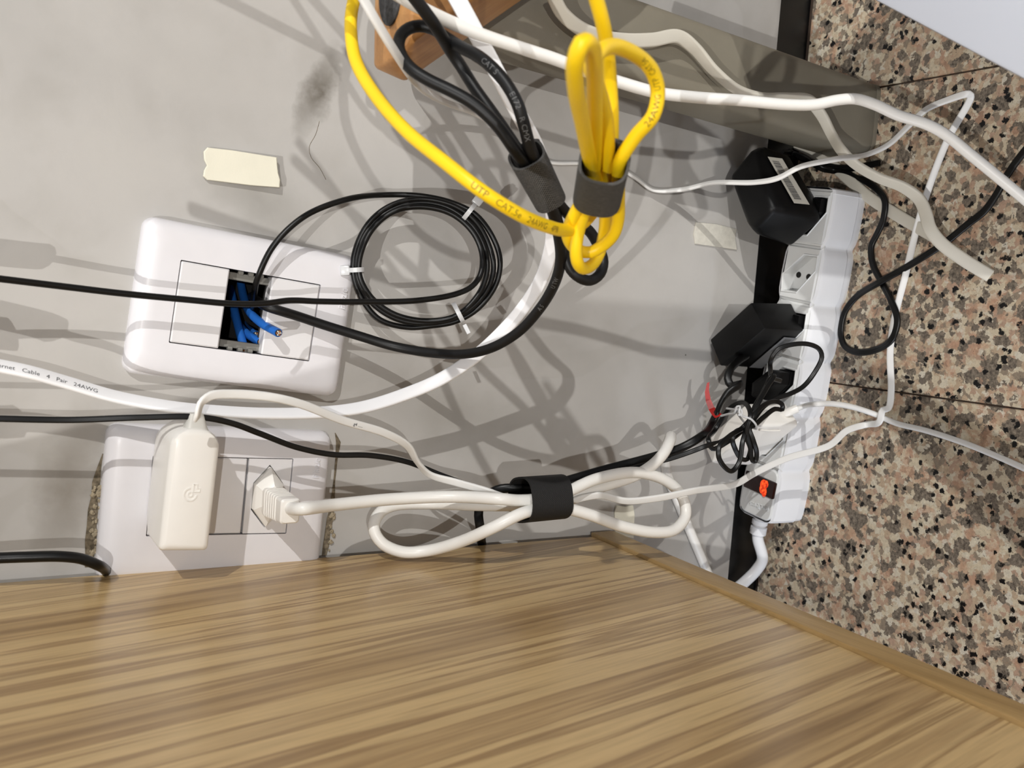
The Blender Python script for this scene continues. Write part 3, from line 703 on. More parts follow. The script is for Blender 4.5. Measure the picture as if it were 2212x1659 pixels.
thick = cable('cord', [('w', 612, 1092, .038), ('w', 632, 1099, .046), (655, 1099, .512), (720, 1091, .533), (850, 1078, .556), (980, 1073, .576), (1080, 1078, .590), (1120, 1081, .5965), (1165, 1078, .6015), (1215, 1066, .606), (1291, 1034, .617), (1379, 1021, .632), (1443, 1041, .642), (1475, 1076, .648), (1481, 1112, .646), (1459, 1143, .638), (1415, 1150, .628), (1344, 1137, .618), (1274, 1112, .61), (1212, 1097, .604), (1165, 1100, .600),
    (1125, 1110, .592), (1062, 1141, .586), (992, 1171, .581), (921, 1190, .576), (868, 1192, .573), (824, 1172, .570), (807, 1140, .570), (819, 1109, .575), (851, 1092, .582), (939, 1088, .592), (1027, 1091, .602), (1115, 1091, .611), (1165, 1086, .6145), (1212, 1076, .619), (1256, 1063, .624), (1327, 1043, .631), (1375, 1026, .634), (1410, 1004, .636), (1432, 981, .639), (1445, 958, .645), (1449, 945, .655), (1449, 943, .668), (1445, 952, .684), ('w', 1436, 980, .0042), ('w', 1440, 1020, .0036), ('w', 1470, 1097, .0036), ('w', 1527, 1233, .0036), ('w', 1575, 1350, .0036)],
    profile('round', 0.0035), MT['white_cable'], None, parent=pg)

# ============================================================ WHITE FLAT NETWORK CABLE
wf = cable('flat_network_cable', [(-220, 752, .422), (-120, 767, .433), (-30, 785, .445), (60, 803, .455), (140, 825, .465), (250, 857, .478), (380, 880, .492), (470, 888, .503), (560, 893, .513), (650, 893, .524), (740, 887, .534), (800, 876, .541), (880, 850, .548), (950, 820, .552), (1020, 775, .552), (1080, 722, .548), (1130, 665, .54), (1168, 605, .53), (1187, 550, .522), (1194, 505, .513), (1192, 440, .500), (1177, 370, .483), (1155, 310, .468), (1112, 230, .452), (1070, 150, .440), (1030, 75, .430), (1000, 20, .423), (975, -25, .419)],
    profile('flat', 0.0076, 0.0026), MT['white_flat'], 'white flat network cable sweeping in a wide arc between the two wall plates', 'cable', None, twist=[-42, -42, -42, -42, -44, -46, -48, -48, -46, -42, -36, -30, -22, -15, -12, -8, -5, 0, 0, 0, 0, 0, 0, 0, 0, 0, 0, 0])
cable('connector', [(-80, 774, .4385), (-120, 767, .433), (-260, 745, .418)], profile('flat', .012, .010), MT['white_flat'], None).o.parent = wf.o
print_on(wf, 'Ethernet   Cable   4   Pair   24AWG', -28, 787, 0.0034, MT['print_dark'], None, 0.0026, flip=False, off=-0.0008)

# ============================================================ BLACK COIL
zc_ = .572
coil_pts = [('w', 546, 690, -.035), ('w', 548, 655, -.004), ('w', 556, 603, .017), ('w', 590, 532, .022), ('w', 655, 469, .024), ('w', 740, 433, .024), (830, 421, .562), (915, 424, .568), (985, 441, .572), (1030, 466, .574), (1064, 512, .577), (1080, 560, .579), (1072, 612, .580), (1035, 664, .579), (985, 694, .577), (930, 704, .574), (880, 707, .571), (820, 690, .566), (782, 645, .562), (763, 585, .558), (771, 530, .557), (800, 478, .557), (845, 444, .560), (905, 430, .5645), (980, 445, .569), (1028, 480, .573), (1056, 530, .577), (1066, 580, .579), (1050, 630, .578), (1000, 678, .575),
    (930, 698, .5715), (860, 690, .567), (805, 655, .562), (773, 600, .5575), (772, 548, .5565), (795, 496, .5575), (838, 458, .560), (900, 438, .564), (965, 448, .568), (1018, 486, .571), (1046, 535, .574), (1052, 585, .5755), (1034, 635, .5745), (985, 682, .571), (920, 693, .5685), (850, 678, .564), (800, 640, .5595), (776, 592, .556), (780, 545, .5555), (808, 490, .557), (855, 455, .5595), (915, 447, .563), (975, 462, .5665), (1020, 500, .569), (1041, 548, .571), (1038, 592, .570), (1020, 618, .567), (985, 635, .562), (900, 649, .552), (780, 652, .540), (690, 651, .530), (625, 649, .522), (570, 656, .514), (500, 656, .506), (400, 647, .495), (265, 634, .480), (130, 618, .465), (-20, 600, .447), (-80, 594, .44), (-200, 583, .43)]
coil = cable('coiled_cable', coil_pts, profile('round', 0.00165), MT['black_cord'], 'thin black cable wound in a coil held by three white ties', 'cable')
cable('connector', [(-75, 594, .4405), (-110, 591, .4375), (-240, 580, .425)], profile('round', .0062), MT['black_cord'], None, parent=None).o.parent = coil.o
def zip_tie(c, nx, ny, depth, tail, label):
    # c: (px,py,zc) on the bundle; (nx,ny): direction across the bundle in the picture plane
    ctr = at(*c); across = (at(c[0]+nx*10, c[1]+ny*10, c[2])-ctr).normalized(); v = (CAM-ctr).normalized(); tan = across.cross(v).normalized(); v = tan.cross(across)
    root = thing('zip_tie', label, 'zip tie', ctr, 'white zip ties on the black coil')
    a, b_ = depth; hw = 0.0013; t = 0.0006; bm = bmesh.new(); rg = []
    for (e, z) in ((0, -hw), (t, -hw), (t, hw), (0, hw)):
        rg.append([bm.verts.new(ctr+across*(a+e)*math.cos(k*math.pi/14)+v*(b_+e)*math.sin(k*math.pi/14)+tan*z) for k in range(28)])
    for j in range(4):
        for k in range(28): bm.faces.new((rg[j][k], rg[j][(k+1) % 28], rg[(j+1) % 4][(k+1) % 28], rg[(j+1) % 4][k]))
    bmesh.ops.recalc_face_normals(bm, faces=bm.faces); adopt(obj('tie_band', bm, MT['tie'], None, True, 40), root)
    Mh = frame(ctr+across*(a+0.0022)+v*0.001, across, tan)
    if tail != 'back':
        o = obj('tie_head', rbox(0.0056, 0.0058, 0.0052, 0.0009, 2), MT['tie'], None, True, 40); place(o, Mh); adopt(o, root)
    if tail:
        o = obj('tie_tail', rbox(0.004 if tail != 'back' else 0.006, 0.0024, 0.0009, 0.0002, 1, (0.0030, 0, 0.0012 if tail != 'back' else -.002)), MT['tie']); place(o, Mh); adopt(o, root)
zip_tie((1013, 458, .5705), .62, -.78, (0.0062, 0.0058), 'short', 'white zip tie at the upper right of the black coil, square head up')
zip_tie((770, 583, .557), -1, 0.05, (0.0040, 0.0052), 'none', 'white zip tie at the left of the black coil, over the plate edge')
zip_tie((990, 675, .574), .45, .89, (0.0060, 0.0058), 'back', 'white zip tie at the lower right of the black coil, tail down')

# ============================================================ BLACK THICK CABLE, LOOPED AND STRAPPED
rU = 0.0027
bu = cable('thick_network_cable', [('w', 545, 640, -.03), ('w', 560, 653, .001), ('w', 582, 664, .0155), ('w', 640, 682, .0165), ('w', 700, 702, .018), ('w', 780, 727, .022), (850, 748, .556), (930, 762, .550), (1000, 765, .542), (1060, 752, .533), (1120, 717, .520), (1168, 664, .504), (1199, 610, .486), (1211, 560, .470), (1206, 505, .455), (1192, 452, .444), (1178, 420, .437), (1153, 375, .428), (1122, 338, .419), (1073, 270, .412), (1023, 224, .410), (974, 196, .410), (924, 172, .411), (889, 149, .412), (868, 122, .415), (861, 98, .419), (867, 75, .422), (884, 61, .424), (906, 56, .425), (933, 61, .425), (964, 82, .423), (994, 101, .419), (1031, 120, .413), (1061, 144, .408), (1093, 180, .406), (1118, 225, .406), (1133, 274, .410), (1146, 322, .417), (1168, 372, .428), (1190, 415, .442),
    (1204, 436, .452), (1223, 459, .461), (1246, 478, .47), (1277, 504, .48), (1296, 540, .485), (1303, 566, .486), (1296, 592, .483), (1275, 606, .479), (1252, 600, .475), (1233, 582, .4735), (1222, 552, .472), (1212, 510, .466), (1197, 455, .455), (1174, 400, .444), (1150, 360, .436), (1125, 332, .431), (1085, 274, .427), (1053, 229, .426), (1023, 187, .427), (997, 145, .428), (972, 108, .424), (954, 78, .414), (936, 50, .406), (914, 20, .401), (885, -18, .396)],
    profile('round', rU), MT['black_utp'], 'thick black cable from the open plate, doubled up and strapped beside the yellow bundle', 'cable')
for txt, x, y in (('E172', 1108, 205), ('R CMX', 1128, 250), ('CAT 5', 1046, 132), ('U TW', 1196, 615), ('A 5', 1168, 662)): print_on(bu, txt, x, y, 0.0034, MT['print_faint'], rU)
strap('hook_and_loop_strap', at(1137, 334, .424), at(1186, 430, .444), 0.0072, 0.0078, 0.0064, 0.0074, 'dark grey woven strap around the thick black cable', 'grey woven straps', MT['velcro'], tab=0.62)

# ============================================================ YELLOW BUNDLE
rY = 0.0027
ye = cable('yellow_network_cable', [(770, -25, .418), (759, 30, .415), (758, 70, .412), (768, 130, .405), (810, 205, .392), (880, 285, .378), (960, 350, .367), (1040, 412, .362), (1120, 462, .370), (1180, 488, .385), (1222, 497, .402), (1252, 488, .414), (1278, 462, .414), (1290, 425, .402), (1286, 385, .388), (1274, 345, .368), (1258, 265, .328), (1244, 190, .297), (1243, 130, .283), (1257, 93, .279), (1276, 98, .285), (1283, 135, .298), (1284, 200, .322), (1286, 300, .358), (1280, 380, .384),
    (1262, 425, .394), (1240, 465, .402), (1226, 500, .409), (1232, 525, .416), (1250, 541, .421), (1275, 545, .423), (1300, 532, .421), (1325, 507, .415), (1335, 475, .408), (1336, 430, .396), (1336, 385, .383), (1342, 343, .368), (1374, 293, .360), (1411, 249, .354), (1421, 199, .352), (1409, 154, .346), (1374, 119, .336), (1326, 100, .326), (1293, 114, .317), (1278, 142, .314), (1287, 178, .323), (1300, 218, .337), (1310, 265, .352), (1313, 343, .376), (1308, 385, .390),
    (1275, 435, .398), (1259, 468, .403), (1249, 502, .407), (1244, 542, .411), (1248, 568, .415), (1261, 580, .422), (1282, 569, .429), (1295, 546, .432), (1305, 505, .428), (1308, 470, .420), (1308, 430, .408), (1306, 385, .396), (1319, 335, .384), (1322, 260, .374), (1318, 180, .366), (1313, 120, .358), (1308, 80, .350), (1299, 38, .343), (1283, -20, .336)],
    profile('round', rY), MT['yellow'], 'yellow network cable folded into a looped bundle, printed UTP CAT.5e', 'cable')
print_on(ye, 'UTP   CAT.5e   24AWG   4PR', 1022, 403, 0.0037, MT['print_yellow'], rY)
print_on(ye, '24AWG  UTP  CAT.5e', 1392, 268, 0.0034, MT['print_yellow'], rY)
strap('hook_and_loop_strap', at(1306, 348, .366), at(1291, 425, .396), 0.0086, 0.0086, 0.0088, 0.0078, 'dark grey woven strap around the yellow cable bundle', 'grey woven straps', MT['velcro'], tab=0.6)

# ============================================================ UPPER WHITE AND CREAM CABLES
cable('white_round_cable', [(845, -20, .405), (900, 12, .412), (960, 42, .42), (1040, 75, .43), (1120, 102, .44), (1200, 128, .45), (1270, 155, .459), (1340, 178, .467), (1420, 200, .475), (1500, 210, .484), (1600, 217, .494), (1700, 226, .503), (1760, 226, .508), (1810, 216, .512), (1850, 214, .515), (1890, 226, .517), (1940, 249, .519), (2000, 268, .520), (2040, 289, .520), (2100, 337, .519), (2160, 386, .517), (2240, 452, .514)],
    profile('round', 0.0029), MT['white_cable'], 'white round cable crossing in front of the beige leg and over the floor', 'cable')
cable('cream_flat_cable', [('w', 1196, -7, .085), ('w', 1213, 26, .083), ('w', 1250, 59, .082), ('w', 1300, 80, .081), ('w', 1350, 87, .08), ('w', 1410, 86, .08), ('w', 1465, 79, .08), ('w', 1500, 104, .08), ('w', 1540, 150, .08), ('w', 1590, 192, .08), ('w', 1640, 210, .081), ('w', 1700, 213, .082), ('w', 1748, 218, .083), ('w', 1774, 248, .084), ('w', 1797, 292, .086), (1822, 330, .622), (1852, 358, .622), (1900, 385, .618), (1950, 404, .613), (1985, 430, .610), (2000, 462, .607), (2008, 492, .605), (2032, 524, .603), (2080, 560, .6), (2139, 596, .597)],
    profile('flat', 0.0080, 0.0030), MT['cream'], 'cream flat cable draped down the beige leg, cut end on the floor', 'cable', twist=[20, 20, 15, 5, 0, 0, 0, 30, 45, 50, 45, 30, 30, 40, 45, 45, 50, 50, 40, 30, 15, 0, 0, 0, 0])
cable('cream_flat_cable', [('f', 1690, 296, .003), ('f', 1742, 322, .002), ('f', 1790, 350, .002), ('f', 1836, 390, .002), ('f', 1880, 428, .002), ('f', 1940, 466, .002), ('f', 2016, 510, .002)],
    profile('flat', 0.0082, 0.0026), MT['cream'], 'cream flat cable lying on the floor past the end of the power strip', 'cable', floor=True)

# ============================================================ FOAM TAPE PIECES
def tape(outline, o_, th, m, label, curl=0.0):
    pts = [W(x, y, o_) for x, y in outline]; ctr = sum(pts, Vector())/len(pts)
    bm = bmesh.new(); n = len(pts); loops = []
    for e in (0.0, -th*.8, -th):
        k = 1.0 if e > -th else 0.975
        loops.append([ctr+(p_-ctr)*k+Vector((0, e-(curl*max(0, (ctr.z-p_.z))/0.02), 0)) for p_ in pts])
    o = obj('foam_tape', loft(loops), m, None, True, 30); tag(o, label, 'tape', 'bits of foam tape left on the wall'); return o
tp1 = tape([(447, 319), (500, 325), (570, 337), (594, 341), (595, 356), (597, 375), (601, 390), (600, 406), (540, 401), (447, 389), (438, 381), (440, 368), (446, 358), (440, 345), (439, 328)], 0.0008, 0.0017, MT['tape'], 'cream foam tape above the open wall plate, one end torn', 0.002)
fr_bm = bmesh.new()
for k in range(34):
    x = random.uniform(526, 592); y = 357+(x-526)*.17+random.uniform(-6, 7); c = W(x, y, 0.0027+random.uniform(0, .0004))
    for v in bmesh.ops.create_icosphere(fr_bm, subdivisions=1, radius=random.uniform(.0003, .0008))['verts']: v.co = Vector((v.co.x*1.1, v.co.y*.5, v.co.z*1.4))+c
frayed = obj('frayed_foam', fr_bm, MT['tape'], None, True); frayed['kind'] = 'stuff'; frayed.parent = tp1
tape([(1502, 480), (1545, 484), (1589, 495), (1586, 512), (1590, 540), (1550, 534), (1500, 527), (1497, 505)], 0.0002, 0.0013, MT['tape_old'], 'aged foam tape left of the large black adapter')
tape([(1331, 1091), (1350, 1094), (1366, 1091), (1369, 1112), (1367, 1162), (1327, 1152), (1326, 1105)], 0.0002, 0.0012, MT['tape'], 'white foam tape near the foot of the wall by the cabinet corner')

# ============================================================ POWER STRIP
A0 = Vector((0.0927, -0.0714, 0)); A1 = Vector((-0.1510, -0.0420, 0))
ea = (A1-A0).normalized(); eb = Vector((0, 0, 1)).cross(ea); 
if eb.y > 0: eb = -eb
SD, SH, SL = 0.0395, 0.0315, (A1-A0).length
Ms = frame(A0-eb*SD, ea, eb)
ps = thing('power_strip', 'white multi-socket power strip with a lit red switch on the floor', 'power strip', (A0+A1)/2-eb*SD/2)
NM = 6; PM = SL/NM
def strip_x(z_in, base=0.0015):   # half outline of strip: returns list of stations (a, inset)
    st = []
    for k in range(NM):
        a0 = k*PM
        st += [(a0+0.0004, 0.0026), (a0+0.0020, 0.0020), (a0+0.0042, 0.0009), (a0+0.0075, 0.0002), (a0+PM*0.5, -0.0002), (a0+PM-0.0075, 0.0002), (a0+PM-0.0042, 0.0009), (a0+PM-0.0020, 0.0020), (a0+PM-0.0004, 0.0026)]
    return st
st = strip_x(0); st[0] = (0.004, 0.0006); st = st[:1]+st[2:]; st.insert(0, (0.0012, 0.0022)); st.insert(0, (0.0002, 0.0055))
st[-1] = (SL-0.0002, 0.0058); st.insert(-1, (SL-0.0014, 0.0026)); st.insert(-2, (SL-0.0035, 0.0008))
st = sorted(st)
loops = []
for a, ins in st:
    b0, b1 = ins, SD-ins
    sec = [(b0+.003, SH), (b0+.0008, SH-.001), (b0, SH-.0035), (b0-.0004*0, .009), (b0+.0016, .0085), (b0+.0022, .0), (b1-.0022, .0), (b1-.0016, .0085), (b1, .009), (b1-.0006, SH-.0035), (b1-.0014, SH-.001), (b1-.0034, SH)]
    loops.append([(a, y, z) for y, z in sec])
o = obj('strip_body', loft(loops, True, True, False), MT['strip'], None, True, 34)
# floor of the body and the deck under the socket faces
place(o, Ms); adopt(o, ps)
o = obj('strip_deck', rbox(SL-0.012, SD-0.008, 0.0012, 0, 1, (SL/2, SD/2, SH-0.0115)), MT['strip_top']); place(o, Ms); adopt(o, ps)
hexw = [(.0482, -.0474), (.0469, -.0602), (.0359, -.0595), (.0199, -.0432), (.0208, -.0284), (.0339, -.0281)]
hl = [Ms.inverted() @ Vector((x, y, SH)) for x, y in hexw]
hcx = sum(v.x for v in hl)/6; hcy = sum(v.y for v in hl)/6
hl = [(v.x-hcx, v.y-hcy) for v in hl]
def hexs(cx, cy, k, n=4):
    out = []
    for i in range(6):
        a, b_ = hl[i], hl[(i+1) % 6]
        for j in range(n): out.append((cx+k*(a[0]+(b_[0]-a[0])*j/n), cy+k*(a[1]+(b_[1]-a[1])*j/n)))
    return out
offx = hcx-1.5*PM; offy = hcy-SD/2
if (hl[0][0]*hl[1][1]-hl[0][1]*hl[1][0]) < 0: hl = hl[::-1]
def area2(L): return sum(L[i][0]*L[(i+1) % len(L)][1]-L[(i+1) % len(L)][0]*L[i][1] for i in range(len(L)))
HK = 0.92
hexc = []
for k in range(5):
    cx, cy = (k+.5)*PM+offx*0.5, SD/2+offy*0.5
    hexc.append((cx, cy))
    x0, x1 = k*PM+(.0014 if k == 0 else .0001), (k+1)*PM-.0001
    inn = hexs(cx, cy, HK)
    ou = outer_match(x0, x1, 0.0032, SD-.0036, inn, cx, cy)
    # round the plate outline a little
    lp = [L3(ou, SH-.004), L3(ou, SH-.0010), L3([(cx+(x-cx)*.93, cy+(y-cy)*.94) for x, y in ou], SH-.0004), L3([(cx+(x-cx)*.89, cy+(y-cy)*.90) for x, y in ou], SH+.0010), L3([(cx+(x-cx)*.90, cy+(y-cy)*.90) for x, y in ou] if False else hexs(cx, cy, HK*1.10), SH+.0010), L3(hexs(cx, cy, HK*1.06), SH+.0017), L3(hexs(cx, cy, HK), SH+.0013), L3(hexs(cx, cy, HK*.93), SH-.0085)]
    lp.append(L3(hexs(cx, cy, HK*.05), SH-.0085))
    o = obj('socket', loft(lp, False, True), MT['strip_top'], None, True, 35); place(o, Ms); adopt(o, ps)
    if k == 1:
        dv = Vector((hl[0][0]-hl[3][0], hl[0][1]-hl[3][1])).normalized()
        for t, sfx in ((-0.0095, 0), (0.0, .002), (0.0095, 0)):
            h_ = obj('contact_hole', cyl(0.0022, 0.0004, 14, (cx+dv.x*t-dv.y*sfx, cy+dv.y*t+dv.x*sfx, SH-.0085)), MT['dark']); place(h_, Ms); adopt(h_, o); h_.parent = o; h_.matrix_parent_inverse = Matrix.Translation(-Vector(ps.location)) if False else Matrix.Identity(4)
            # socket has an inverse translation of its own: bake the hole into the same frame
            h_.matrix_parent_inverse = Matrix.Translation(Vector((0, 0, 0)))
# switch module face
k = 5; x0, x1 = k*PM+.0002, SL-.0018
o = obj('switch_face', loft([L3(rrect(x1-x0, SD-.0068, .006, 6, (x0+x1)/2, SD/2-.0001), SH-.004), L3(rrect(x1-x0, SD-.0068, .006, 6, (x0+x1)/2, SD/2-.0001), SH+.0004), L3(rrect(x1-x0-.002, SD-.0088, .005, 6, (x0+x1)/2, SD/2-.0001), SH+.0014)], False, True), MT['strip_top'], None, True, 40); place(o, Ms); adopt(o, ps)
sw = [Ms.inverted() @ G(x, y, SH+.0014) for x, y in ((1614, 1016), (1678, 1043), (1671, 1080), (1607, 1050))]
swc = sum(sw, Vector())/4
sxx = (sw[3]+sw[2]-sw[0]-sw[1]).length/2; syy = (sw[1]+sw[2]-sw[0]-sw[3]).length/2
o = obj('rocker_switch', loft([L3(rrect(sxx, syy, .0012, 4, swc.x, swc.y), SH+.0008), L3(rrect(sxx, syy, .0012, 4, swc.x, swc.y), SH+.0022), L3(rrect(sxx-.001, syy-.001, .001, 4, swc.x, swc.y), SH+.0027)]), MT['switch'], None, True, 40); place(o, Ms); adopt(o, ps); o['label'] = 'dark smoked rocker switch lit red'
nq = Ms.inverted() @ G(1649, 1052, SH+.0027)
bm = bmesh.new()
for dx, dy, rx, ry in ((-.0016, .0, .0040, .0036), (.0014, -.0008, .0040, .0026), (.0034, .0018, .0036, .0024), (-.0028, .0022, .0028, .0022)):
    vs_ = [bm.verts.new((nq.x+dx+rx*math.cos(t*math.pi/8), nq.y+dy+ry*math.sin(t*math.pi/8), SH+.00278+dx*.02)) for t in range(16)]; bm.faces.new(vs_)
o = obj('neon_lamp', bm, MT['neon']); place(o, Ms); adopt(o, ps); o['label'] = 'glowing red neon behind the switch'
q = Ms.inverted() @ G(1662, 1104, SH+.0014)
emboss(ps, Ms, 'intelbras', q.x-.003, q.y-.001, 0.0056, (0.12, -1), (1, .12), SH+.0017, MT['strip_top'], .0005)
# strain relief and mains cord at the end
e1 = Ms @ Vector((SL-.001, SD*.30, .0165)); 
Me = frame(e1, eb, Vector((0, 0, 1)))
if (Me.to_3x3() @ Vector((0, 0, 1))).dot(ea) < 0: Me = frame(e1, -eb, Vector((0, 0, 1)))
rr_ = []
for z, r in ((0, .0064), (.0045, .0062), (.005, .0048), (.0062, .0048), (.0066, .006), (.0098, .006), (.0102, .0048), (.0114, .0048), (.0118, .0062), (.0175, .0062), (.018, .0045), (.021, .0036)):
    rr_.append([(r*math.cos(2*math.pi*i/16), r*math.sin(2*math.pi*i/16), z) for i in range(16)])
o = obj('strain_relief', loft(rr_), MT['strip'], None, True, 30); place(o, Me); adopt(o, ps)
e2 = Me @ Vector((0, 0, .014))
def scr(c):
    d = Rt @ (c-CAM); return (CXP+F*d.x/d.z, CYP+F*d.y/d.z, d.z)
ex, ey, ez = scr(e2)
cable('mains_cord', [(ex, ey, ez), (ex-2, ey+18, ez+.001), (1647, 1208, ez+.003), (1635, 1230, ez+.005), (1614, 1252, ez+.008), (1580, 1280, ez+.012), (1520, 1320, ez+.018)], profile('round', 0.0043), MT['strip'], None, parent=ps)

# ------------------------------------------------------------ adapters on the strip
def solid_adapter(root, top, bot, zt, zb, m, r, name='adapter_body', seg=3):
    pts = [G(x, y, zt) for x, y in top]+[Vector((v.x, v.y, zb)) for v in bot]
    return adopt(obj(name, hullpts(pts, r, seg), m, None, True, 40), root)
SZ = SH+.0022
def hex_plug(root, k, m, zt=None):
    cx, cy = hexc[k]
    o = obj('plug_base', loft([L3(hexs(cx, cy, HK*.90), SH-.0083), L3(hexs(cx, cy, HK*.90), (zt or SZ+.004))]), m, None, True, 30); place(o, Ms); adopt(o, root)
def decal(root, P4, m, name, lift):
    # flat label stuck on a face given by four corners
    nrm_ = (P4[1]-P4[0]).cross(P4[3]-P4[0]).normalized()
    if nrm_.dot(CAM-P4[0]) < 0: nrm_ = -nrm_
    bm = bmesh.new(); lo = [bm.verts.new(p_+nrm_*(lift-.0002)) for p_ in P4]; hi_ = [bm.verts.new(p_+nrm_*lift) for p_ in P4]
    bm.faces.new(hi_); bm.faces.new(lo[::-1])
    for k in range(4): bm.faces.new((lo[k], lo[(k+1) % 4], hi_[(k+1) % 4], hi_[k]))
    bmesh.ops.recalc_face_normals(bm, faces=bm.faces)
    return adopt(obj(name, bm, m), root), nrm_
def ray_plane(px, py, p0, n_):
    d = ray(px, py); return CAM+d*((p0-CAM).dot(n_)/d.dot(n_))
def barcode(root, P4, nrm_, lift, u0, u1, v0, v1, n, m):
    bm = bmesh.new(); x = u0
    while x < u1:
        w_ = random.choice((.006, .009, .014))*(u1-u0)/.9
        a, b_ = x, min(u1, x+w_)
        q4 = [(a, v0), (b_, v0), (b_, v1), (a, v1)]
        bm.faces.new([bm.verts.new(P4[0].lerp(P4[1], u).lerp(P4[3].lerp(P4[2], u), v)+nrm_*lift) for u, v in q4])
        x = b_+random.choice((.006, .008, .013))*(u1-u0)/.9
    adopt(obj('barcode', bm, m), root)

# large rounded adapter
zt1 = 0.076
a1 = thing('black_power_adapter', 'large rounded black adapter with a barcode label, on the strip end', 'power adapter', (0.085, -0.04, SZ), 'black power adapters')
tq = [G(x, y, zt1) for x, y in ((1634, 306), (1574, 380), (1620, 506), (1668, 452))]
bq = [Vector((v.x, v.y, 0)) for v in (G(1700, 330, .036), G(1652, 400, .036), G(1706, 536, .036), G(1782, 470, .036))]
dl = (bq[3]-bq[2]); bq[0] = bq[3]+(bq[0]-bq[3]).normalized()*.062; bq[1] = bq[2]+(bq[0]-bq[3])
b1 = solid_adapter(a1, ((1634, 306), (1574, 380), (1620, 506), (1668, 452)), bq, zt1, SZ+.0005, MT['black_case'], .0042, 'adapter_body', 4)
hex_plug(a1, 0, MT['black_case'])
D_, Dp, A_, Ap = tq[3], Vector((bq[3].x, bq[3].y, SZ+.0005)), tq[0], Vector((bq[0].x, bq[0].y, SZ+.0005))
fn = (Dp-D_).cross(A_-D_).normalized()
lab = [ray_plane(x, y, D_, fn) for x, y in ((1656, 341), (1713, 441), (1746, 444), (1687, 345))]
lb, ln = decal(a1, lab, MT['sticker'], 'label_sticker', .0016); lb['label'] = 'white barcode sticker'
barcode(a1, lab, ln, .0017, .08, .92, .14, .62, 40, MT['print_dark'])
# squared adapter
zt2 = 0.074
a2 = thing('black_power_adapter', 'smaller squared black adapter with a grey label, third on the strip', 'power adapter', (-0.012, -0.035, SZ), 'black power adapters')
t2 = ((1622, 653), (1533, 734), (1556, 791), (1652, 709))
bq2 = [G(x, y, SZ) for x, y in ((1711, 655), (1620, 735), (1640, 794), (1738, 714))]
solid_adapter(a2, t2, bq2, zt2, SZ+.0005, MT['black_case'], .0012, 'adapter_body', 2); hex_plug(a2, 2, MT['black_case'])
D2 = G(*t2[3], zt2); Dp2 = Vector((bq2[3].x, bq2[3].y, SZ)); C2 = G(*t2[2], zt2); fn2 = (Dp2-D2).cross(C2-D2).normalized()
if fn2.dot(CAM-D2) < 0: fn2 = -fn2
Cp2 = Vector((bq2[2].x, bq2[2].y, SZ)); D2 = max((D2, Dp2, C2, Cp2), key=lambda v: v.dot(fn2))
lab = [ray_plane(x, y, D2, fn2) for x, y in ((1618, 792), (1693, 727), (1720, 729), (1645, 794))]

lb, ln = decal(a2, lab, MT['sticker_grey'], 'label_sticker', .0007); lb['label'] = 'grey info sticker'
barcode(a2, lab, ln, .0008, .55, .95, .2, .75, 30, MT['print_faint'])
thickblk = cable('cord', [(1612, 768, .700), (1590, 784, .686), (1577, 799, .677), (1572, 818, .674), (1580, 833, .672), (1600, 830, .668), (1590, 836, .664), (1575, 846, .664), (1556, 874, .664), (1540, 912, .663), (1510, 946, .661), (1470, 968, .659), (1410, 987, .655), (1300, 1016, .644), (1215, 1041, .634), (1165, 1056, .628), (1110, 1054, .622), (1075, 1058, .620), (1045, 1078, .617), (1034, 1105, .612), (1037, 1140, .612), ('w', 1041, 1175, .0034), ('w', 1046, 1230, .0032), ('w', 1050, 1290, .0032)], profile('flat', 0.0056, 0.0036), MT['black_cord'], None, parent=a2)

# red tape flag on that cord
bm = bmesh.new(); rows = []
for px, py, w_, zc2 in ((1530, 826, 3, .672), (1527, 845, 5, .672), (1530, 865, 6, .671), (1537, 882, 7, .669), (1545, 892, 9, .664), (1553, 900, 9, .6605)):
    rows.append([at(px-w_*.9, py+w_*.35, zc2), at(px+w_*.9, py-w_*.35, zc2), at(px+w_*.9, py-w_*.35, zc2+.0005), at(px-w_*.9, py+w_*.35, zc2+.0005)])
o = obj('red_tape_flag', loft(rows), MT['red']); tag(o, 'red tape flag stuck on black cord beside the squared adapter', 'tape')

# white charger with side cord
zt3 = 0.072
a3 = thing('white_power_adapter', 'white adapter on the strip under the tied black cord', 'power adapter', (-0.08, -0.035, SZ))
t3 = ((1612, 870), (1517, 955), (1537, 1003), (1638, 920))
bq3 = [G(x, y, SZ) for x, y in ((1698, 868), (1600, 950), (1621, 1007), (1731, 917))]
solid_adapter(a3, t3, bq3, zt3, SZ+.0005, MT['charger'], .0026, 'adapter_body', 3); hex_plug(a3, 4, MT['charger'])
o = cable('grip_ridge', [(1640, 928, .633), (1660, 930, .637), (1684, 930, .642)], profile('round', 0.0008), MT['charger'], None, parent=a3)
s0 = (G(*t3[0], zt3)*.32+G(*t3[3], zt3)*.28+bq3[3]*.2+bq3[0]*.2)
sx_, sy_, sz_ = scr(s0)
sx_, sy_ = 1703, 888
cable('cord_collar', [(1690, 897, sz_+.006), (1703, 890, sz_+.004), (1722, 882, sz_+.003)], profile('round', .0031), MT['charger'], None, parent=a3)
cable('cord', [(1715, 885, sz_+.0035), (1735, 878, sz_+.003), (1765, 873, .648), (1795, 872, .655), (1840, 879, .663), (1890, 895, .668), ('f', 1935, 914, .0024), ('f', 2000, 930, .0022), ('f', 2080, 956, .0022), ('f', 2150, 984, .0022), ('f', 2240, 1024, .0022)], profile('round', .0019), MT['cord_white'], None, parent=a3)

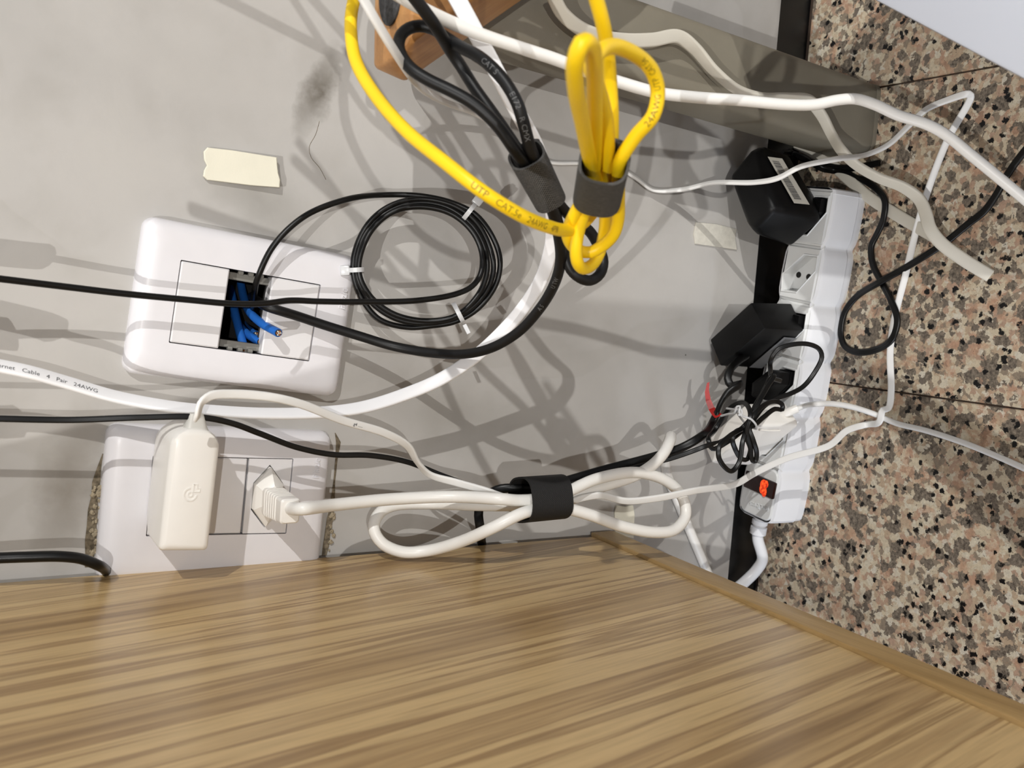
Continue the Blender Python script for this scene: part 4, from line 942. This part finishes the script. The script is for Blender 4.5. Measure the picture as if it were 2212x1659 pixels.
# black plug with bundled thin cord
bp = thing('black_plug', 'flat black plug on the strip with its thin cord bundled and tied', 'plug', (-0.052, -0.05, SZ))
hex_plug(bp, 3, MT['black_case'], SZ+.0015)
cx, cy = hexc[3]
o = obj('plug_body', loft([L3(hexs(cx, cy, HK*k_), z) for k_, z in ((.86, SZ+.001), (.86, SZ+.010), (.74, SZ+.014), (.45, SZ+.016))]), MT['black_case'], None, True, 30); place(o, Ms); adopt(o, bp)
S_ = 4.88
def Q(x, y, z): return (1490+x/S_, 700+y/S_, z)
bund = [Q(960, 600, .668), Q(860, 560, .655), Q(850, 480, .645), Q(855, 380, .638), Q(920, 275, .636), Q(1060, 220, .637), Q(1250, 212, .641), Q(1365, 265, .644), Q(1392, 350, .646), Q(1310, 520, .647), Q(1200, 655, .645), Q(1070, 730, .641), Q(900, 790, .637), Q(780, 870, .632), Q(690, 985, .626), Q(620, 1080, .624), Q(480, 1140, .624), Q(450, 1210, .625), Q(480, 1320, .627), Q(545, 1420, .629), Q(605, 1425, .629), Q(640, 1330, .626), Q(600, 1180, .621), Q(640, 1020, .619), Q(740, 800, .625), Q(830, 640, .634), Q(885, 555, .638), Q(880, 530, .641), Q(840, 560, .642), Q(760, 740, .636), Q(690, 860, .629),
    Q(640, 1000, .622), Q(560, 1230, .619), Q(520, 1460, .621), Q(450, 1548, .624), Q(380, 1520, .624), Q(305, 1400, .624), Q(312, 1290, .624), Q(420, 1180, .622), Q(560, 1090, .617), Q(660, 980, .615), Q(760, 870, .621), Q(900, 815, .632), Q(975, 850, .636), Q(975, 900, .636), Q(900, 895, .633), Q(780, 980, .626), Q(690, 1060, .619), Q(630, 1100, .616), Q(670, 1230, .617), Q(705, 1360, .620), Q(690, 1445, .622), Q(660, 1440, .622), Q(640, 1300, .620), Q(600, 1120, .614), Q(640, 960, .614), Q(570, 830, .628), Q(430, 880, .640), Q(270, 1110, .646), Q(200, 1230, .648), Q(240, 1315, .647), Q(400, 1240, .637), Q(560, 1120, .626), Q(600, 1085, .627), Q(480, 1150, .634), Q(330, 1230, .640), Q(160, 1290, .645), Q(0, 1350, .648),
    (1450, 990, .647), (1400, 1003, .645), (1300, 1029, .637), (1215, 1051, .626), (1165, 1062, .619), (1115, 1075, .611), (1050, 1060, .602), (960, 1029, .580), (880, 998, .562), (800, 984, .550), (720, 982, .538), (640, 966, .523), (560, 936, .508), (500, 914, .498), (430, 901, .488), (300, 902, .476), (150, 907, .464), (-20, 904, .448)]
bcord = cable('cord', bund, profile('twin', 0.00088, 0.0007), MT['black_cord'], None, parent=bp, step=0.0016)
# wire twist tie on that bundle
tw = thing('twist_tie', 'white twist tie around the bundled thin black cord', 'twist tie', at(*Q(610, 1000, .612)))
def twc(pts): cable('tie_wire', [Q(*p_) for p_ in pts], profile('round', .0007), MT['tie'], None, parent=tw, step=.0008)
twc([(480, 900, .620), (520, 940, .614), (570, 975, .610), (640, 1000, .609), (690, 1050, .611), (705, 1095, .617), (680, 1100, .628), (600, 1060, .632), (530, 980, .628), (500, 930, .620)])
twc([(390, 890, .630), (450, 898, .622), (490, 905, .615), (540, 900, .612), (550, 950, .611), (510, 960, .611)])
twc([(330, 968, .632), (400, 950, .624), (470, 935, .616), (500, 870, .613), (530, 870, .612), (520, 930, .611), (560, 985, .611)])

# black cord on the floor from the large adapter
def K(x, y, h): return ('f', 1480+x/3.016, 300+y/3.016, h)
cable('cord', [(1690, 330, .712), (1712, 332, .722), (1740, 343, .712), ('f', 1776, 364, .012), ('f', 1800, 369, .004)] + [K(*p_) for p_ in ((1060, 225, .0022), (1150, 262, .0022), (1250, 330, .0050), (1300, 400, .0055), (1292, 520, .0045), (1250, 620, .0022), (1213, 700, .0022), (1222, 815, .0022), (1275, 925, .002), (1340, 1050, .0055), (1382, 1180, .0058), (1350, 1300, .0055), (1250, 1372, .002), (1120, 1390, .002), (1040, 1350, .002), (1014, 1270, .002), (1040, 1130, .002), (1115, 1030, .0022), (1265, 935, .0052), (1400, 860, .0032), (1550, 770, .0045), (1660, 700, .0032), (1740, 640, .0022), (1850, 550, .0022), (1950, 470, .0022), (2030, 360, .0022), (2090, 250, .0022), (2150, 160, .0022), (2260, 20, .0022))],
    profile('twin', 0.0013, 0.0011), MT['black_cord'], None, parent=a1, floor=True)
cable('black_floor_cord', [('f', 1690, 322, .008), ('f', 1760, 352, .006), ('f', 1800, 361, .003), ('f', 1840, 363, .0022), ('f', 1900, 352, .0022), ('f', 1960, 350, .0022)][:5], profile('twin', 0.0013, 0.0011), MT['black_cord'], 'short piece of black cord on the floor between leg and strip', 'cable', floor=True)

# ============================================================ STRAP ON THE WHITE LOOPS, LAST CABLES
strap('hook_and_loop_strap', at(1124, 1080, .570), at(1209, 1073, .580), 0.0124, 0.0172, 0.0122, 0.0172, 'black woven strap holding the white looped cable and cords together', None, MT['velcro_dark'], tab=0.7)
cable('black_cable', [(-20, 1206, .462), (60, 1203, .468), (130, 1202, .474), (175, 1207, .479), (210, 1220, .485), ('w', 236, 1240, .0032), ('w', 265, 1270, .0032), ('w', 300, 1320, .0032)], profile('round', 0.0027), MT['black_cord'], 'black cable slipping behind the cabinet edge below the charger block', 'cable')
bpy.context.view_layer.update()
